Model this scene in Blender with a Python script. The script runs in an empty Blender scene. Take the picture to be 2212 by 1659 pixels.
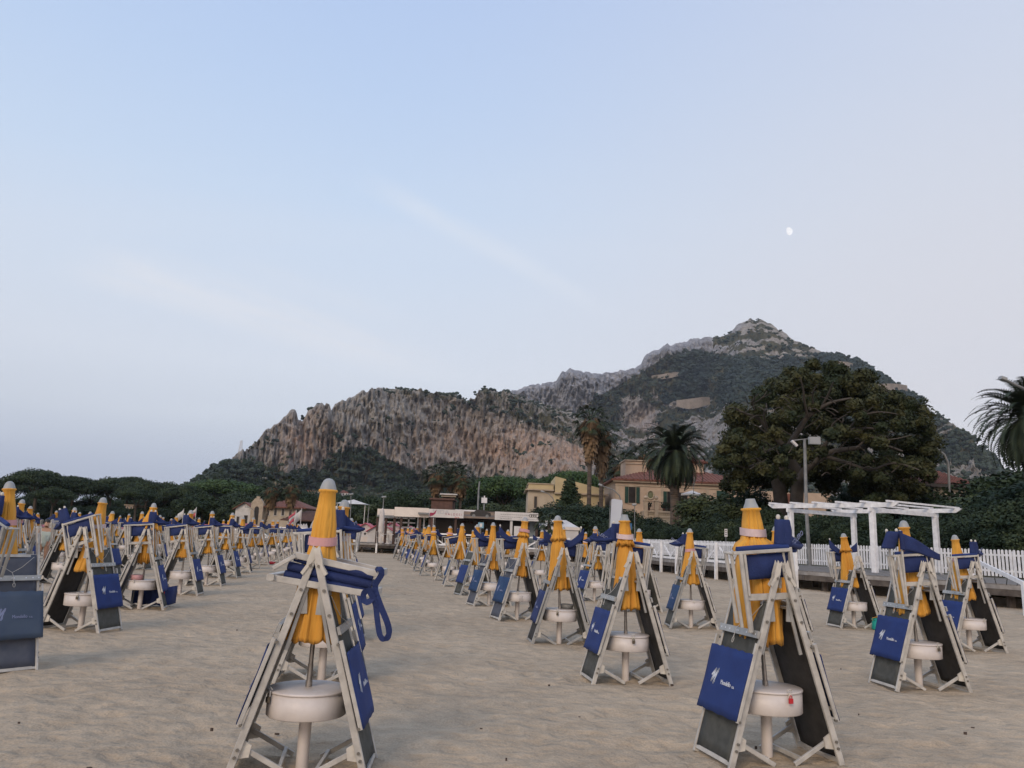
import bpy, bmesh, math, random
import numpy as np
from mathutils import Vector, Matrix, noise as mnoise
from mathutils.bvhtree import BVHTree
PI = math.pi
R = math.radians
sc = bpy.context.scene
C = sc.collection
rnd = random.Random(7)

# ------------------------------------------------------------------ camera
F_PX, PITCH, ROLL, EYE = 1662.0, R(11.285), R(2.248), 1.6
CR, SR, CP, SP = math.cos(ROLL), math.sin(ROLL), math.cos(PITCH), math.sin(PITCH)

def ray(x, y):
    a = (x - 1106) / F_PX; b = (829.5 - y) / F_PX
    u = a * CR - b * SR; v = a * SR + b * CR
    return u, CP - v * SP, SP + v * CP
def onz(x, y, z=0.0):
    u, dy, dz = ray(x, y); t = (z - EYE) / dz
    return u * t, dy * t
def aty(x, y, Y):
    u, dy, dz = ray(x, y); t = Y / dy
    return Vector((u * t, Y, EYE + dz * t))
def sonz(x, y, z=0.0): return onz(x * .8848, y * .8848, z)
def saty(x, y, Y): return aty(x * .8848, y * .8848, Y)
def projn(X, Y, Z):
    z = Z - EYE; d = Y * CP + z * SP; v = (-Y * SP + z * CP) / d; u = X / d
    return 1106 + (u * CR + v * SR) * F_PX, 829.5 - (-u * SR + v * CR) * F_PX

cam = bpy.data.cameras.new("camera"); co = bpy.data.objects.new("camera", cam); C.objects.link(co)
cam.sensor_fit = 'HORIZONTAL'; cam.sensor_width = 36.0; cam.lens = 36.0 * F_PX / 2212.0
cam.clip_start = .1; cam.clip_end = 60000
fw = Vector((0, CP, SP)); up0 = Vector((0, -SP, CP)); rt0 = Vector((1, 0, 0))
right = rt0 * CR + up0 * SR
up = up0 * CR - rt0 * SR
M = Matrix((right, up, -fw)).transposed().to_4x4()
M.translation = Vector((0, 0, EYE)); co.matrix_world = M
sc.camera = co

# ------------------------------------------------------------------ materials
def mat(name, col, rough=.6, col2=None, nscale=8.0, mix=.5, metal=0.0, bump=0.0, bscale=40.0, detail=4.0, alpha=1.0, spec=.5, sheen=0.0, stretch=(1, 1, 1), lo=.35, hi=.65):
    m = bpy.data.materials.new(name); m.use_nodes = True
    nt = m.node_tree; N = nt.nodes; L = nt.links
    b = N["Principled BSDF"]
    b.inputs["Base Color"].default_value = (*col, 1); b.inputs["Roughness"].default_value = rough
    b.inputs["Metallic"].default_value = metal; b.inputs["Specular IOR Level"].default_value = spec
    b.inputs["Alpha"].default_value = alpha
    if sheen: b.inputs["Sheen Weight"].default_value = sheen
    tc = N.new("ShaderNodeTexCoord"); mp = N.new("ShaderNodeMapping"); L.new(tc.outputs["Object"], mp.inputs[0])
    mp.inputs["Scale"].default_value = stretch
    oi = N.new("ShaderNodeObjectInfo"); ad = N.new("ShaderNodeVectorMath"); ad.operation = 'ADD'
    mu = N.new("ShaderNodeVectorMath"); mu.operation = 'SCALE'; mu.inputs[3].default_value = .37
    L.new(oi.outputs["Location"], mu.inputs[0]); L.new(mp.outputs[0], ad.inputs[0]); L.new(mu.outputs[0], ad.inputs[1])
    if col2 is not None:
        n = N.new("ShaderNodeTexNoise"); n.inputs["Scale"].default_value = nscale; n.inputs["Detail"].default_value = detail
        L.new(ad.outputs[0], n.inputs["Vector"])
        r = N.new("ShaderNodeMapRange"); r.inputs[1].default_value = lo; r.inputs[2].default_value = hi
        r.inputs[3].default_value = 0; r.inputs[4].default_value = mix * 2 if mix < .5 else 1
        L.new(n.outputs["Fac"], r.inputs[0])
        mx = N.new("ShaderNodeMix"); mx.data_type = 'RGBA'
        mx.inputs[6].default_value = (*col, 1); mx.inputs[7].default_value = (*col2, 1)
        L.new(r.outputs[0], mx.inputs[0]); L.new(mx.outputs[2], b.inputs["Base Color"])
    if bump:
        n2 = N.new("ShaderNodeTexNoise"); n2.inputs["Scale"].default_value = bscale; n2.inputs["Detail"].default_value = 5
        L.new(ad.outputs[0], n2.inputs["Vector"])
        bp = N.new("ShaderNodeBump"); bp.inputs["Strength"].default_value = bump; bp.inputs["Distance"].default_value = .02
        L.new(n2.outputs["Fac"], bp.inputs["Height"]); L.new(bp.outputs[0], b.inputs["Normal"])
    return m

MT = {}
MT['yellow'] = mat("yellow_canvas", (.71, .365, .052), .85, (.54, .25, .032), 5, .5, bump=.9, bscale=20, sheen=.1, stretch=(1, 1, .22))
MT['yellow2'] = mat("sun_bleached_canvas", (.74, .385, .06), .85, (.57, .26, .035), 5, .5, bump=.9, bscale=20, stretch=(1, 1, .22))
MT['cap'] = mat("grey_plastic", (.34, .36, .37), .5, (.27, .29, .30), 12)
MT['pink'] = mat("pink_strap", (.62, .34, .34), .8, (.52, .29, .30), 9, bump=.2)
MT['pale'] = mat("pale_strap", (.66, .53, .53), .8, (.58, .46, .47), 9, bump=.2)
MT['pole'] = mat("steel_pole", (.42, .40, .38), .35, (.30, .28, .26), 20, metal=.7)
MT['box'] = mat("white_metal_paint", (.64, .60, .575), .45, (.53, .49, .465), 7, .5, bump=.06, bscale=25, lo=.45, hi=.8)
MT['frame'] = mat("cream_painted_rail", (.54, .53, .495), .42, (.38, .372, .35), 9, .5, bump=.08, bscale=50)
MT['alu'] = mat("grey_aluminium_rail", (.42, .43, .42), .38, (.31, .32, .32), 9, .5, metal=.35)
MT['plastic'] = mat("off_white_plastic", (.62, .60, .54), .4, (.5, .48, .44), 18)
MT['mesh'] = mat("grey_textile_mesh", (.066, .07, .064), .75, (.095, .10, .092), 14, .5, bump=.4, bscale=400, alpha=.9)
MT['meshb'] = mat("faded_blue_mesh", (.075, .088, .125), .75, (.10, .115, .15), 10, .5, bump=.4, bscale=400, alpha=.93)
MT['meshd'] = mat("dark_textile_mesh", (.030, .029, .029), .8, (.045, .043, .042), 14, .5, bump=.4, bscale=400, alpha=.96)
MT['navy'] = mat("navy_canvas", (.009, .029, .145), .8, (.012, .038, .175), 6, .5, bump=.3, bscale=300)
MT['navyd'] = mat("deep_navy_canvas", (.007, .019, .095), .8, (.012, .030, .13), 7, .5, bump=.3, bscale=60)
MT['teal'] = mat("faded_blue_canvas", (.008, .04, .13), .8, (.02, .065, .16), 5, .5, bump=.3, bscale=300)
MT['greyblue'] = mat("washed_blue_canvas", (.045, .072, .125), .8, (.06, .09, .14), 5, .5, bump=.3, bscale=300)
MT['white'] = mat("white_print", (.62, .66, .72), .7)
MT['lilac'] = mat("faded_print", (.22, .26, .42), .7)
MT['cord'] = mat("white_cord", (.5, .5, .48), .8)
MT['bolt'] = mat("zinc_bolt", (.22, .21, .19), .4, metal=.6)
MT['dark'] = mat("dark_hole", (.02, .02, .02), .8)
MT['brass'] = mat("brass_lock", (.14, .12, .09), .4, metal=.6)
MT['red'] = mat("red_lock", (.5, .02, .03), .4)
MT['wwood'] = mat("white_painted_wood", (.84, .86, .88), .6, (.68, .70, .73), 5, .5, bump=.15, bscale=30)
MT['deck'] = mat("weathered_deck_boards", (.22, .20, .18), .8, (.13, .12, .105), 3, .5, bump=.3, bscale=20, stretch=(1, 6, 1))
MT['oldwood'] = mat("old_grey_beam", (.12, .105, .09), .85, (.06, .05, .045), 4, .5, bump=.4, bscale=20)
MT['wwall'] = mat("white_render", (.62, .61, .60), .8, (.5, .49, .48), 1.2, .5)
MT['fascia'] = mat("cream_fascia", (.70, .64, .58), .6, (.62, .56, .51), 1, .5)
MT['brownpost'] = mat("dark_brown_post", (.06, .028, .02), .6, (.04, .02, .015), 4)
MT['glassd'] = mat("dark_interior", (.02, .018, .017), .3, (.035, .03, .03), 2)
MT['tiles'] = mat("terracotta_tiles", (.22, .088, .060), .85, (.13, .052, .038), 2.2, .5, bump=.5, bscale=6)
MT['tilesb'] = mat("brown_tiles", (.13, .07, .055), .85, (.09, .05, .04), 2.2, .5, bump=.5, bscale=6)
MT['peach'] = mat("peach_render", (.52, .40, .30), .85, (.43, .325, .245), .9, .5, bump=.1, bscale=12)
MT['stone'] = mat("pale_trim_stone", (.46, .38, .29), .85, (.36, .29, .22), 2, .5)
MT['cream'] = mat("cream_render", (.50, .43, .34), .85, (.40, .34, .26), .9)
MT['yel'] = mat("pale_yellow_render", (.54, .45, .27), .85, (.46, .38, .23), .8)
MT['shut'] = mat("dark_green_shutter", (.012, .055, .04), .6, (.008, .04, .03), 5)
MT['pinkroof'] = mat("pink_roof_paint", (.55, .10, .14), .6, (.45, .09, .12), 3)
MT['iron'] = mat("dark_iron", (.02, .02, .02), .5)
MT['lampgrey'] = mat("galvanised_post", (.22, .23, .235), .5, (.15, .16, .165), 3, .5)
MT['signblue'] = mat("blue_sign_face", (.03, .12, .26), .5)
MT['maroon'] = mat("maroon_print", (.28, .02, .07), .6)
MT['greyink'] = mat("grey_print", (.12, .12, .13), .6)
MT['lightink'] = mat("light_grey_print", (.42, .42, .44), .6)
MT['redink'] = mat("red_print", (.5, .03, .03), .6)
MT['figbark'] = mat('fig_bark', (.085, .075, .065), .9, (.05, .043, .037), 1.5, .5, bump=.5, bscale=6)
MT['trunk'] = mat("grey_bark", (.20, .175, .15), .9, (.12, .10, .085), 1.5, .5, bump=.5, bscale=6)
MT['trunkb'] = mat("brown_bark", (.10, .075, .055), .9, (.055, .042, .033), 1.5, .5, bump=.6, bscale=6, stretch=(1, 1, .3))
MT['palmtrunk'] = mat("palm_bark", (.13, .10, .08), .9, (.07, .055, .045), 2, .5, bump=.8, bscale=5, stretch=(.5, .5, 3))
def leafm(n, a, b, sc_=.6, rough=.7):
    return mat(n, a, rough, b, sc_, .5, spec=.3, lo=.4, hi=.62)
MT['fig'] = leafm("fig_leaves", (.020, .032, .012), (.060, .062, .022), .5)
MT['pine'] = leafm("pine_needles", (.014, .030, .014), (.040, .062, .024), .35)
MT['pineg'] = leafm("bright_pine_needles", (.026, .060, .018), (.055, .095, .028), .35)
MT['oak'] = leafm("broad_leaves", (.016, .034, .016), (.036, .058, .024), .5)
MT['olive'] = leafm("olive_leaves", (.030, .048, .022), (.06, .08, .032), .5)
MT['oleander'] = leafm("oleander_leaves", (.012, .028, .016), (.032, .052, .024), .7)
MT['frond'] = leafm("palm_fronds", (.022, .036, .022), (.05, .068, .034), 1.2)
MT['dead'] = leafm("dead_fronds", (.13, .085, .05), (.22, .15, .085), 1.5, .9)
MT['scrub'] = leafm("mountain_scrub", (.022, .036, .026), (.040, .056, .034), .03)
MT['scrub2'] = leafm("mountain_forest", (.013, .026, .024), (.025, .040, .030), .02)

# ------------------------------------------------------------------ mesh builder
class MB:
    def __init__(s): s.v = []; s.f = []; s.sm = []
    def add(s, vs, fs, smooth=False):
        n = len(s.v); s.v += [tuple(x) for x in vs]
        s.f += [tuple(i + n for i in f) for f in fs]; s.sm += [smooth] * len(fs); return s
    def box(s, lo, hi):
        x0, y0, z0 = lo; x1, y1, z1 = hi
        return s.add([(x0,y0,z0),(x1,y0,z0),(x1,y1,z0),(x0,y1,z0),(x0,y0,z1),(x1,y0,z1),(x1,y1,z1),(x0,y1,z1)],
              [(0,3,2,1),(4,5,6,7),(0,1,5,4),(1,2,6,5),(2,3,7,6),(3,0,4,7)])
    def bar(s, p, q, w, h, side=None, bev=0.0):
        p = Vector(p); q = Vector(q); d = (q - p).normalized()
        sd = Vector(side) if side is not None else (Vector((0, 0, 1)) if abs(d.z) < .9 else Vector((0, 1, 0)))
        a = (sd - d * sd.dot(d)).normalized(); b = d.cross(a)
        # w along a, h along b
        w *= .5; h *= .5
        if bev:
            c = min(w, h) * bev
            prof = [(-w + c, -h), (w - c, -h), (w, -h + c), (w, h - c), (w - c, h), (-w + c, h), (-w, h - c), (-w, -h + c)]
        else: prof = [(-w, -h), (w, -h), (w, h), (-w, h)]
        n = len(prof)
        vs = [e + a * x + b * y for e in (p, q) for x, y in prof]
        return s.add(vs, [tuple(range(n))[::-1], tuple(range(n, 2 * n))] + [(i, (i + 1) % n, n + (i + 1) % n, n + i) for i in range(n)])
    def tube(s, pts, r, n=8, caps=True):
        pts = [Vector(p) for p in pts]; rs = r if isinstance(r, (list, tuple)) else [r] * len(pts)
        vs = []; ref = Vector((0, 0, 1)); prev = None
        for i, p in enumerate(pts):
            d = (pts[min(i + 1, len(pts) - 1)] - pts[max(i - 1, 0)]).normalized()
            if prev is None:
                a = d.orthogonal().normalized()
            else:
                a = (prev - d * prev.dot(d)).normalized()
            prev = a; b = d.cross(a)
            vs += [p + (a * math.cos(2 * PI * k / n) + b * math.sin(2 * PI * k / n)) * rs[i] for k in range(n)]
        fs = []
        for i in range(len(pts) - 1):
            for k in range(n):
                k2 = (k + 1) % n; fs.append((i * n + k, i * n + k2, (i + 1) * n + k2, (i + 1) * n + k))
        s.add(vs, fs, True)
        if caps:
            s.add(vs[:n], [tuple(range(n))[::-1]]); s.add(vs[-n:], [tuple(range(n))])
        return s
    def lathe(s, prof, n=24, cen=(0, 0), fn=None, smooth=True):
        vs = []
        for z, r in prof:
            for k in range(n):
                a = 2 * PI * k / n
                rr, zz = (fn(a, z, r) if fn else (r, z))
                vs.append((cen[0] + rr * math.cos(a), cen[1] + rr * math.sin(a), zz))
        fs = [(i * n + k, i * n + (k + 1) % n, (i + 1) * n + (k + 1) % n, (i + 1) * n + k) for i in range(len(prof) - 1) for k in range(n)]
        s.add(vs, fs, smooth); return s
    def disc(s, z, r, n=24, cen=(0, 0), flip=False):
        vs = [(cen[0] + r * math.cos(2 * PI * k / n), cen[1] + r * math.sin(2 * PI * k / n), z) for k in range(n)]
        return s.add(vs, [tuple(range(n))[::-1] if flip else tuple(range(n))])
    def sheet(s, fn, nu, nv, th=.006, smooth=True):
        """fn(u,v)->(Vector, normal); two skins and a rim, a cloth of real thickness"""
        A = []; B = []
        for i in range(nu + 1):
            for j in range(nv + 1):
                p, n = fn(i / nu, j / nv); p = Vector(p); n = Vector(n)
                A.append(p + n * th * .5); B.append(p - n * th * .5)
        w = nv + 1; K = len(A)
        fs = []
        for i in range(nu):
            for j in range(nv):
                a, b, c, d = i * w + j, (i + 1) * w + j, (i + 1) * w + j + 1, i * w + j + 1
                fs.append((a, b, c, d)); fs.append((K + d, K + c, K + b, K + a))
        for i in range(nu):
            fs.append((i * w, K + i * w, K + (i + 1) * w, (i + 1) * w)); e = nv
            fs.append((i * w + e, (i + 1) * w + e, K + (i + 1) * w + e, K + i * w + e))
        for j in range(nv):
            fs.append((j, j + 1, K + j + 1, K + j)); o = nu * w
            fs.append((o + j, K + o + j, K + o + j + 1, o + j + 1))
        s.add(A + B, fs, smooth); return s
    def poly(s, pts2, z0, z1, M=None):
        n = len(pts2); vs = [Vector((x, y, z0)) for x, y in pts2] + [Vector((x, y, z1)) for x, y in pts2]
        if M is not None: vs = [M @ v for v in vs]
        return s.add(vs, [tuple(range(n))[::-1], tuple(range(n, 2 * n))] + [(i, (i + 1) % n, n + (i + 1) % n, n + i) for i in range(n)])
    def xf(s, M):
        s.v = [tuple(M @ Vector(v)) for v in s.v]; return s
    def mesh(s, name):
        me = bpy.data.meshes.new(name); me.from_pydata(s.v, [], s.f)
        me.polygons.foreach_set("use_smooth", s.sm); me.update(); return me
    def build(s, name, m, parent=None, loc=None, rz=0):
        me = s.mesh(name)
        for x in (m if isinstance(m, (list, tuple)) else [m]): me.materials.append(MT[x] if isinstance(x, str) else x)
        o = bpy.data.objects.new(name, me); C.objects.link(o)
        if parent is not None: o.parent = parent
        if loc is not None: o.location = loc
        if rz: o.rotation_euler = (0, 0, rz)
        return o

def tag(o, label=None, cat=None, group=None, kind=None):
    for k, v in (('label', label), ('category', cat), ('group', group), ('kind', kind)):
        if v: o[k] = v
    return o
def thing(name, label, cat, loc=(0, 0, 0), rz=0, group=None):
    o = bpy.data.objects.new(name, None); C.objects.link(o); o.location = loc; o.rotation_euler = (0, 0, rz)
    o.empty_display_size = .2
    return tag(o, label, cat, group)
def kids(root):
    return [c for c in root.children]
def copytree(root, parent=None):
    c = root.copy(); C.objects.link(c)
    if parent is not None: c.parent = parent
    for ch in list(root.children): copytree(ch, c)
    return c

_tc = {}
def text_mesh(body, size):
    k = (body, size)
    if k not in _tc:
        cu = bpy.data.curves.new("t", 'FONT'); cu.body = body; cu.size = size; cu.extrude = .0015; cu.align_x = 'CENTER'; cu.align_y = 'CENTER'
        cu.resolution_u = 3
        ob = bpy.data.objects.new("t", cu); me = bpy.data.meshes.new_from_object(ob)
        vs = [tuple(v.co) for v in me.vertices]; fs = [tuple(p.vertices) for p in me.polygons]
        bpy.data.objects.remove(ob); bpy.data.curves.remove(cu); bpy.data.meshes.remove(me)
        _tc[k] = (vs, fs)
    return _tc[k]
def add_text(mb, body, size, M, sx=1.0):
    vs, fs = text_mesh(body, size); mb.add([M @ Vector((x * sx, y, z)) for x, y, z in vs], fs)

# ------------------------------------------------------------------ numpy noise
def vnoise(x, y, seed=0):
    xi = np.floor(x).astype(np.int64); yi = np.floor(y).astype(np.int64); xf = x - xi; yf = y - yi
    def h(a, b):
        n = (a * 374761393 + b * 668265263 + seed * 974634777) & 0xffffffff
        n = ((n ^ (n >> 13)) * 1274126177) & 0xffffffff
        return ((n ^ (n >> 16)) & 0xffff) / 65535.0
    u = xf * xf * (3 - 2 * xf); v = yf * yf * (3 - 2 * yf)
    return (h(xi, yi) * (1 - u) + h(xi + 1, yi) * u) * (1 - v) + (h(xi, yi + 1) * (1 - u) + h(xi + 1, yi + 1) * u) * v
def fbm(x, y, o=5, seed=0, g=.5):
    s = 0; a = 1; t = 0
    for i in range(o):
        s = s + a * vnoise(x, y, seed + i * 17); t += a; a *= g; x = x * 2.03 + 13.7; y = y * 2.03 + 7.1
    return s / t
def ridged(x, y, o=4, seed=0):
    s = 0; a = 1; t = 0
    for i in range(o):
        s = s + a * (1 - np.abs(2 * vnoise(x, y, seed + i * 31) - 1)); t += a; a *= .5; x = x * 2.1 + 3.3; y = y * 2.1 + 9.2
    return s / t
def grid_object(name, X, Y, Z, m, smooth=True):
    nr, ncol = X.shape
    v = np.stack([X, Y, Z], -1).reshape(-1, 3)
    i = np.arange(nr - 1)[:, None] * ncol + np.arange(ncol - 1)[None]
    f = np.stack([i, i + 1, i + ncol + 1, i + ncol], -1).reshape(-1, 4)
    return np_object(name, v, f, m, smooth), v, f
def np_object(name, v, f, m, smooth=False, parent=None):
    k = f.shape[1]
    me = bpy.data.meshes.new(name); me.vertices.add(len(v)); me.vertices.foreach_set("co", np.ascontiguousarray(v, dtype=np.float32).ravel())
    me.loops.add(f.size); me.loops.foreach_set("vertex_index", f.astype(np.int32).ravel())
    me.polygons.add(len(f)); me.polygons.foreach_set("loop_start", (np.arange(len(f)) * k).astype(np.int32))
    me.polygons.foreach_set("use_smooth", np.full(len(f), smooth)); me.update(calc_edges=True); me.validate()
    for x in (m if isinstance(m, (list, tuple)) else [m]): me.materials.append(MT[x] if isinstance(x, str) else x)
    o = bpy.data.objects.new(name, me); C.objects.link(o)
    if parent is not None: o.parent = parent
    return o
# ------------------------------------------------------------------ sand
def interp(tab, x):
    xs = [p[0] for p in tab]; ys = [p[1] for p in tab]
    return np.interp(x, xs, ys)
def make_sand():
    m = bpy.data.materials.new("beach_sand"); m.use_nodes = True
    nt = m.node_tree; N = nt.nodes; L = nt.links; b = N["Principled BSDF"]; b.inputs["Roughness"].default_value = .95; b.inputs["Specular IOR Level"].default_value = .2
    tc = N.new("ShaderNodeTexCoord")
    def noi(s, d=6, st=None):
        n = N.new("ShaderNodeTexNoise"); n.inputs["Scale"].default_value = s; n.inputs["Detail"].default_value = d
        if st:
            mp = N.new("ShaderNodeMapping"); mp.inputs["Scale"].default_value = st; L.new(tc.outputs["Object"], mp.inputs[0]); L.new(mp.outputs[0], n.inputs["Vector"])
        else: L.new(tc.outputs["Object"], n.inputs["Vector"])
        return n
    n1 = noi(.45); n2 = noi(4.2, 7, (1, 1.1, 1)); n3 = noi(60, 3); n4 = noi(9, 4)
    r1 = N.new("ShaderNodeMapRange"); r1.inputs[1].default_value = .35; r1.inputs[2].default_value = .65; L.new(n1.outputs[0], r1.inputs[0])
    mx = N.new("ShaderNodeMix"); mx.data_type = 'RGBA'; mx.inputs[6].default_value = (.475, .385, .278, 1); mx.inputs[7].default_value = (.40, .322, .232, 1); L.new(r1.outputs[0], mx.inputs[0])
    r3 = N.new("ShaderNodeMapRange"); r3.inputs[1].default_value = .3; r3.inputs[2].default_value = .7; r3.inputs[3].default_value = .84; r3.inputs[4].default_value = 1.12; L.new(n3.outputs[0], r3.inputs[0])
    r2 = N.new("ShaderNodeMapRange"); r2.inputs[1].default_value = .35; r2.inputs[2].default_value = .65; r2.inputs[3].default_value = .87; r2.inputs[4].default_value = 1.08; L.new(n2.outputs[0], r2.inputs[0])  # darker mottles follow the bump hollows, shade painted into the sand colour
    mm = N.new("ShaderNodeMath"); mm.operation = 'MULTIPLY'; L.new(r3.outputs[0], mm.inputs[0]); L.new(r2.outputs[0], mm.inputs[1])
    vm = N.new("ShaderNodeVectorMath"); vm.operation = 'SCALE'; L.new(mx.outputs[2], vm.inputs[0]); L.new(mm.outputs[0], vm.inputs[3]); L.new(vm.outputs[0], b.inputs["Base Color"])
    def bump(src, st, dist, prev=None):
        bp = N.new("ShaderNodeBump"); bp.inputs["Strength"].default_value = st; bp.inputs["Distance"].default_value = dist
        L.new(src.outputs[0], bp.inputs["Height"])
        if prev: L.new(prev.outputs[0], bp.inputs["Normal"])
        return bp
    b1 = bump(n2, .9, .10); b2 = bump(n4, .8, .03, b1); b3 = bump(n3, .6, .006, b2); L.new(b3.outputs[0], b.inputs["Normal"])
    # polar sheet, fine in front of the camera, out to the horizon
    az = np.concatenate([np.linspace(-180, -50, 40)[:-1], np.linspace(-50, 50, 520), np.linspace(50, 180, 40)[1:]])
    rr = np.concatenate([[0.05], np.geomspace(1.5, 60, 420), np.geomspace(66, 2900, 36)])
    A, RR = np.meshgrid(np.radians(az), rr)
    X = RR * np.sin(A); Y = RR * np.cos(A)
    fade = np.clip(1 - (RR - 30) / 40, 0, 1)
    foot = ridged(X * 1.7 + 5, Y * 2.1, 3, 5)
    dents = np.clip(.42 - vnoise(X * 3.4, Y * 4.2, 3), 0, 1) * 1.6 + np.clip(.36 - vnoise(X * 6.1 + 3, Y * 7.2, 8), 0, 1) * 1.3
    Z = ((fbm(X * .35, Y * .35, 4, 1) - .5) * .10 + (foot - .6) * .040 - dents * .055 + (fbm(X * 7, Y * 7, 2, 9) - .5) * .012) * fade
    o, v, f = grid_object("sand", X, Y, Z, m)
    tag(o, "pale trampled beach sand covering the whole foreshore", kind='structure')
    return o
sand = make_sand()
def sand_z(x, y):
    r = math.hypot(x, y); 
    return float((fbm(np.array([x * .35]), np.array([y * .35]), 4, 1)[0] - .5) * .10) * max(0, min(1, 1 - (r - 30) / 40))

# debris specks
def debris():
    mb = MB(); r = random.Random(4)
    for i in range(70):
        d = 4.5 + 26 * r.random() ** 1.5; a = R(r.uniform(-38, 38)); x = d * math.sin(a); y = d * math.cos(a); z = sand_z(x, y) + .004
        s = r.uniform(.006, .018); an = r.uniform(0, PI)
        pts = [(s * math.cos(an + k * 1.256) * r.uniform(.6, 1.4), s * .55 * math.sin(an + k * 1.256) * r.uniform(.6, 1.4)) for k in range(5)]
        mb.poly([(x + p, y + q) for p, q in pts], z - .01, z + r.uniform(.004, .014))
    tag(mb.build("debris", mat("dry_seaweed", (.07, .05, .04), .9)), "small dark bits of dry seaweed and leaves lying on the sand", kind='stuff')
debris()

# ------------------------------------------------------------------ inland ground behind the deck
DECK_F = [(-24, 66), (-10.3, 62.6), (7.2, 58.5), (9.2, 44), (12.0, 31.4), (16.3, 24.6), (24, 14)]
DECK_B = [(-24, 76), (-9, 73), (8.4, 66), (10.4, 59), (15.5, 44), (20.8, 31), (30, 17)]
DZ = .75
t = MB(); n = len(DECK_B)
far = [(-3000, 90), (-700, 2500), (0, 3000), (1500, 2500), (2400, 900), (2400, 12)]
pts = [(-3000, 100), (-90, 100), (-24, 78)] + DECK_B[1:] + [(60, -10), (2400, -300), (3000, 3000), (-3000, 3000)]
t.poly(pts, -.5, DZ - .03)
tag(t.build("terrain", mat("dry_inland_soil", (.09, .085, .05), .95, (.05, .06, .03), .3, .5)), "dry scrubby ground behind the boardwalk", kind='structure')

# ------------------------------------------------------------------ mountain
def crest_tab(pts):
    out = []
    for x, y in pts:
        u, dy, dz = ray(x, y); out.append((math.atan2(u, dy), dz / math.hypot(u, dy)))
    return out
CL = [(380,1062),(430,1040),(470,1008),(495,1000),(508,985),(530,975),(548,958),(560,950),(575,930),(600,915),(612,905),(625,890),(636,888),(645,905),(653,906),(660,895),(667,880),(680,876),(705,869),(712,872),(716,884),(724,872),(740,861),(757,862),(775,850),(800,842),(818,835),(830,838),(856,841),(880,842),(905,846),(930,848),(960,850),(985,856),(1010,864),(1022,862),(1034,846),(1050,840),(1070,844),(1100,845),(1120,852),(1140,864),(1160,872),(1200,880),(1235,893),(1270,915),(1300,940),(1350,975),(1420,1010),(1520,1050),(1600,1090)]
BK = [(1010,900),(1060,870),(1098,846),(1120,840),(1150,833),(1180,826),(1200,822),(1212,806),(1228,799),(1245,797),(1262,803),(1290,811),(1320,803),(1350,801),(1372,797),(1385,788),(1392,772),(1405,758),(1420,752),(1440,745),(1470,738),(1500,732),(1530,729),(1555,730),(1568,722),(1580,714),(1592,703),(1608,693),(1625,689),(1645,692),(1665,702),(1690,715),(1705,730),(1720,739),(1745,748),(1770,755),(1790,765),(1812,768),(1836,778),(1850,782),(1868,790),(1880,800),(1896,812),(1915,822),(1935,830),(1955,842),(1970,858),(1985,872),(1996,885),(2015,893),(2040,904),(2062,920),(2085,932),(2100,942),(2108,958),(2125,975),(2160,1010),(2200,1040),(2260,1075)]
def layer(name, tab, rb, prof, seed, nx, nt, rough_amp, flute, jag):
    ct = crest_tab(tab); ph = np.linspace(ct[0][0], ct[-1][0], nx)
    mm = np.interp(ph, [c[0] for c in ct], [c[1] for c in ct])
    px = np.interp(ph, [c[0] for c in ct], [p[0] for p in tab])
    mm = mm + jag * .8 * (fbm(px / 9.0, px * 0, 4, seed) - .5)
    T = np.linspace(0, 1.25, nt)
    PH, TT = np.meshgrid(ph, T); MM = np.meshgrid(mm, T)[0]; PX = np.meshgrid(px, T)[0]
    rb0, rb1 = rb
    D0 = np.interp(PX, [p[0] for p in rb0], [p[1] for p in rb0]); D1 = np.interp(PX, [p[0] for p in rb1], [p[1] for p in rb1])
    ZC = EYE + MM * D1
    PR = prof(PX, TT)            # (radius fraction, height fraction)
    rr = D0 + (D1 - D0) * PR[0]
    zz = 1.0 + (ZC - 1) * PR[1]
    edge = np.clip((1 - TT) * 7, 0, 1) * np.clip(TT * 6, 0, 1)
    n1 = .62 * ridged(PX / 62.0 + .6 * zz / 60 + 1.4 * fbm(PX / 70., zz / 70., 3, seed + 21), zz / 110.0, 3, seed + 3) + .22 * ridged(PX / 22. - .5 * zz / 40, zz / 30., 3, seed + 31) + .16 * ridged(PX / 8., zz / 9., 3, seed + 37)
    n2 = fbm(PX / 5., zz / 10.0, 4, seed + 5)
    n3 = fbm(PX / 70.0, zz / 60.0, 3, seed + 8)
    ca = np.asarray(PR[2])
    rr = rr - edge * ca * (flute * .85 * (n1 - .55) + rough_amp * (n2 - .5)) - edge * 60 * (n3 - .5) - edge * ca * (15 * (fbm(zz / 16. + PX / 160., PX / 120., 4, seed + 41) - .5) + 9 * (fbm(PX / 9., zz / 5., 3, seed + 43) - .5))
    zz = zz + edge * (1 - ca * .6) * 14 * (fbm(PX / 18., rr / 22., 4, seed + 11) - .5)
    X = rr * np.sin(PH); Y = rr * np.cos(PH)
    return X, Y, zz, PX, TT, PR
def piece(t, xs, ys): return np.interp(t, xs, ys)
def profA(px, t):
    # cliff face that steepens towards the near buttress; gentler on its east shoulder
    r = piece(t, [0, .16, .30, .62, .86, 1, 1.25], [0, .45, .72, .82, .90, 1, 1.7])
    h = piece(t, [0, .16, .30, .62, .86, 1, 1.25], [0, .09, .25, .66, .93, 1, .82])
    r2 = piece(t, [0, .2, .4, .62, .86, 1, 1.25], [0, .35, .62, .78, .92, 1, 1.6])
    h2 = piece(t, [0, .2, .4, .62, .86, 1, 1.25], [0, .12, .42, .68, .92, 1, .8])
    w = np.clip((px - 1050) / 150, 0, 1)
    return r * (1 - w) + r2 * w, h * (1 - w) + h2 * w, np.clip((t - .16) * 9, 0, 1)
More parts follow.
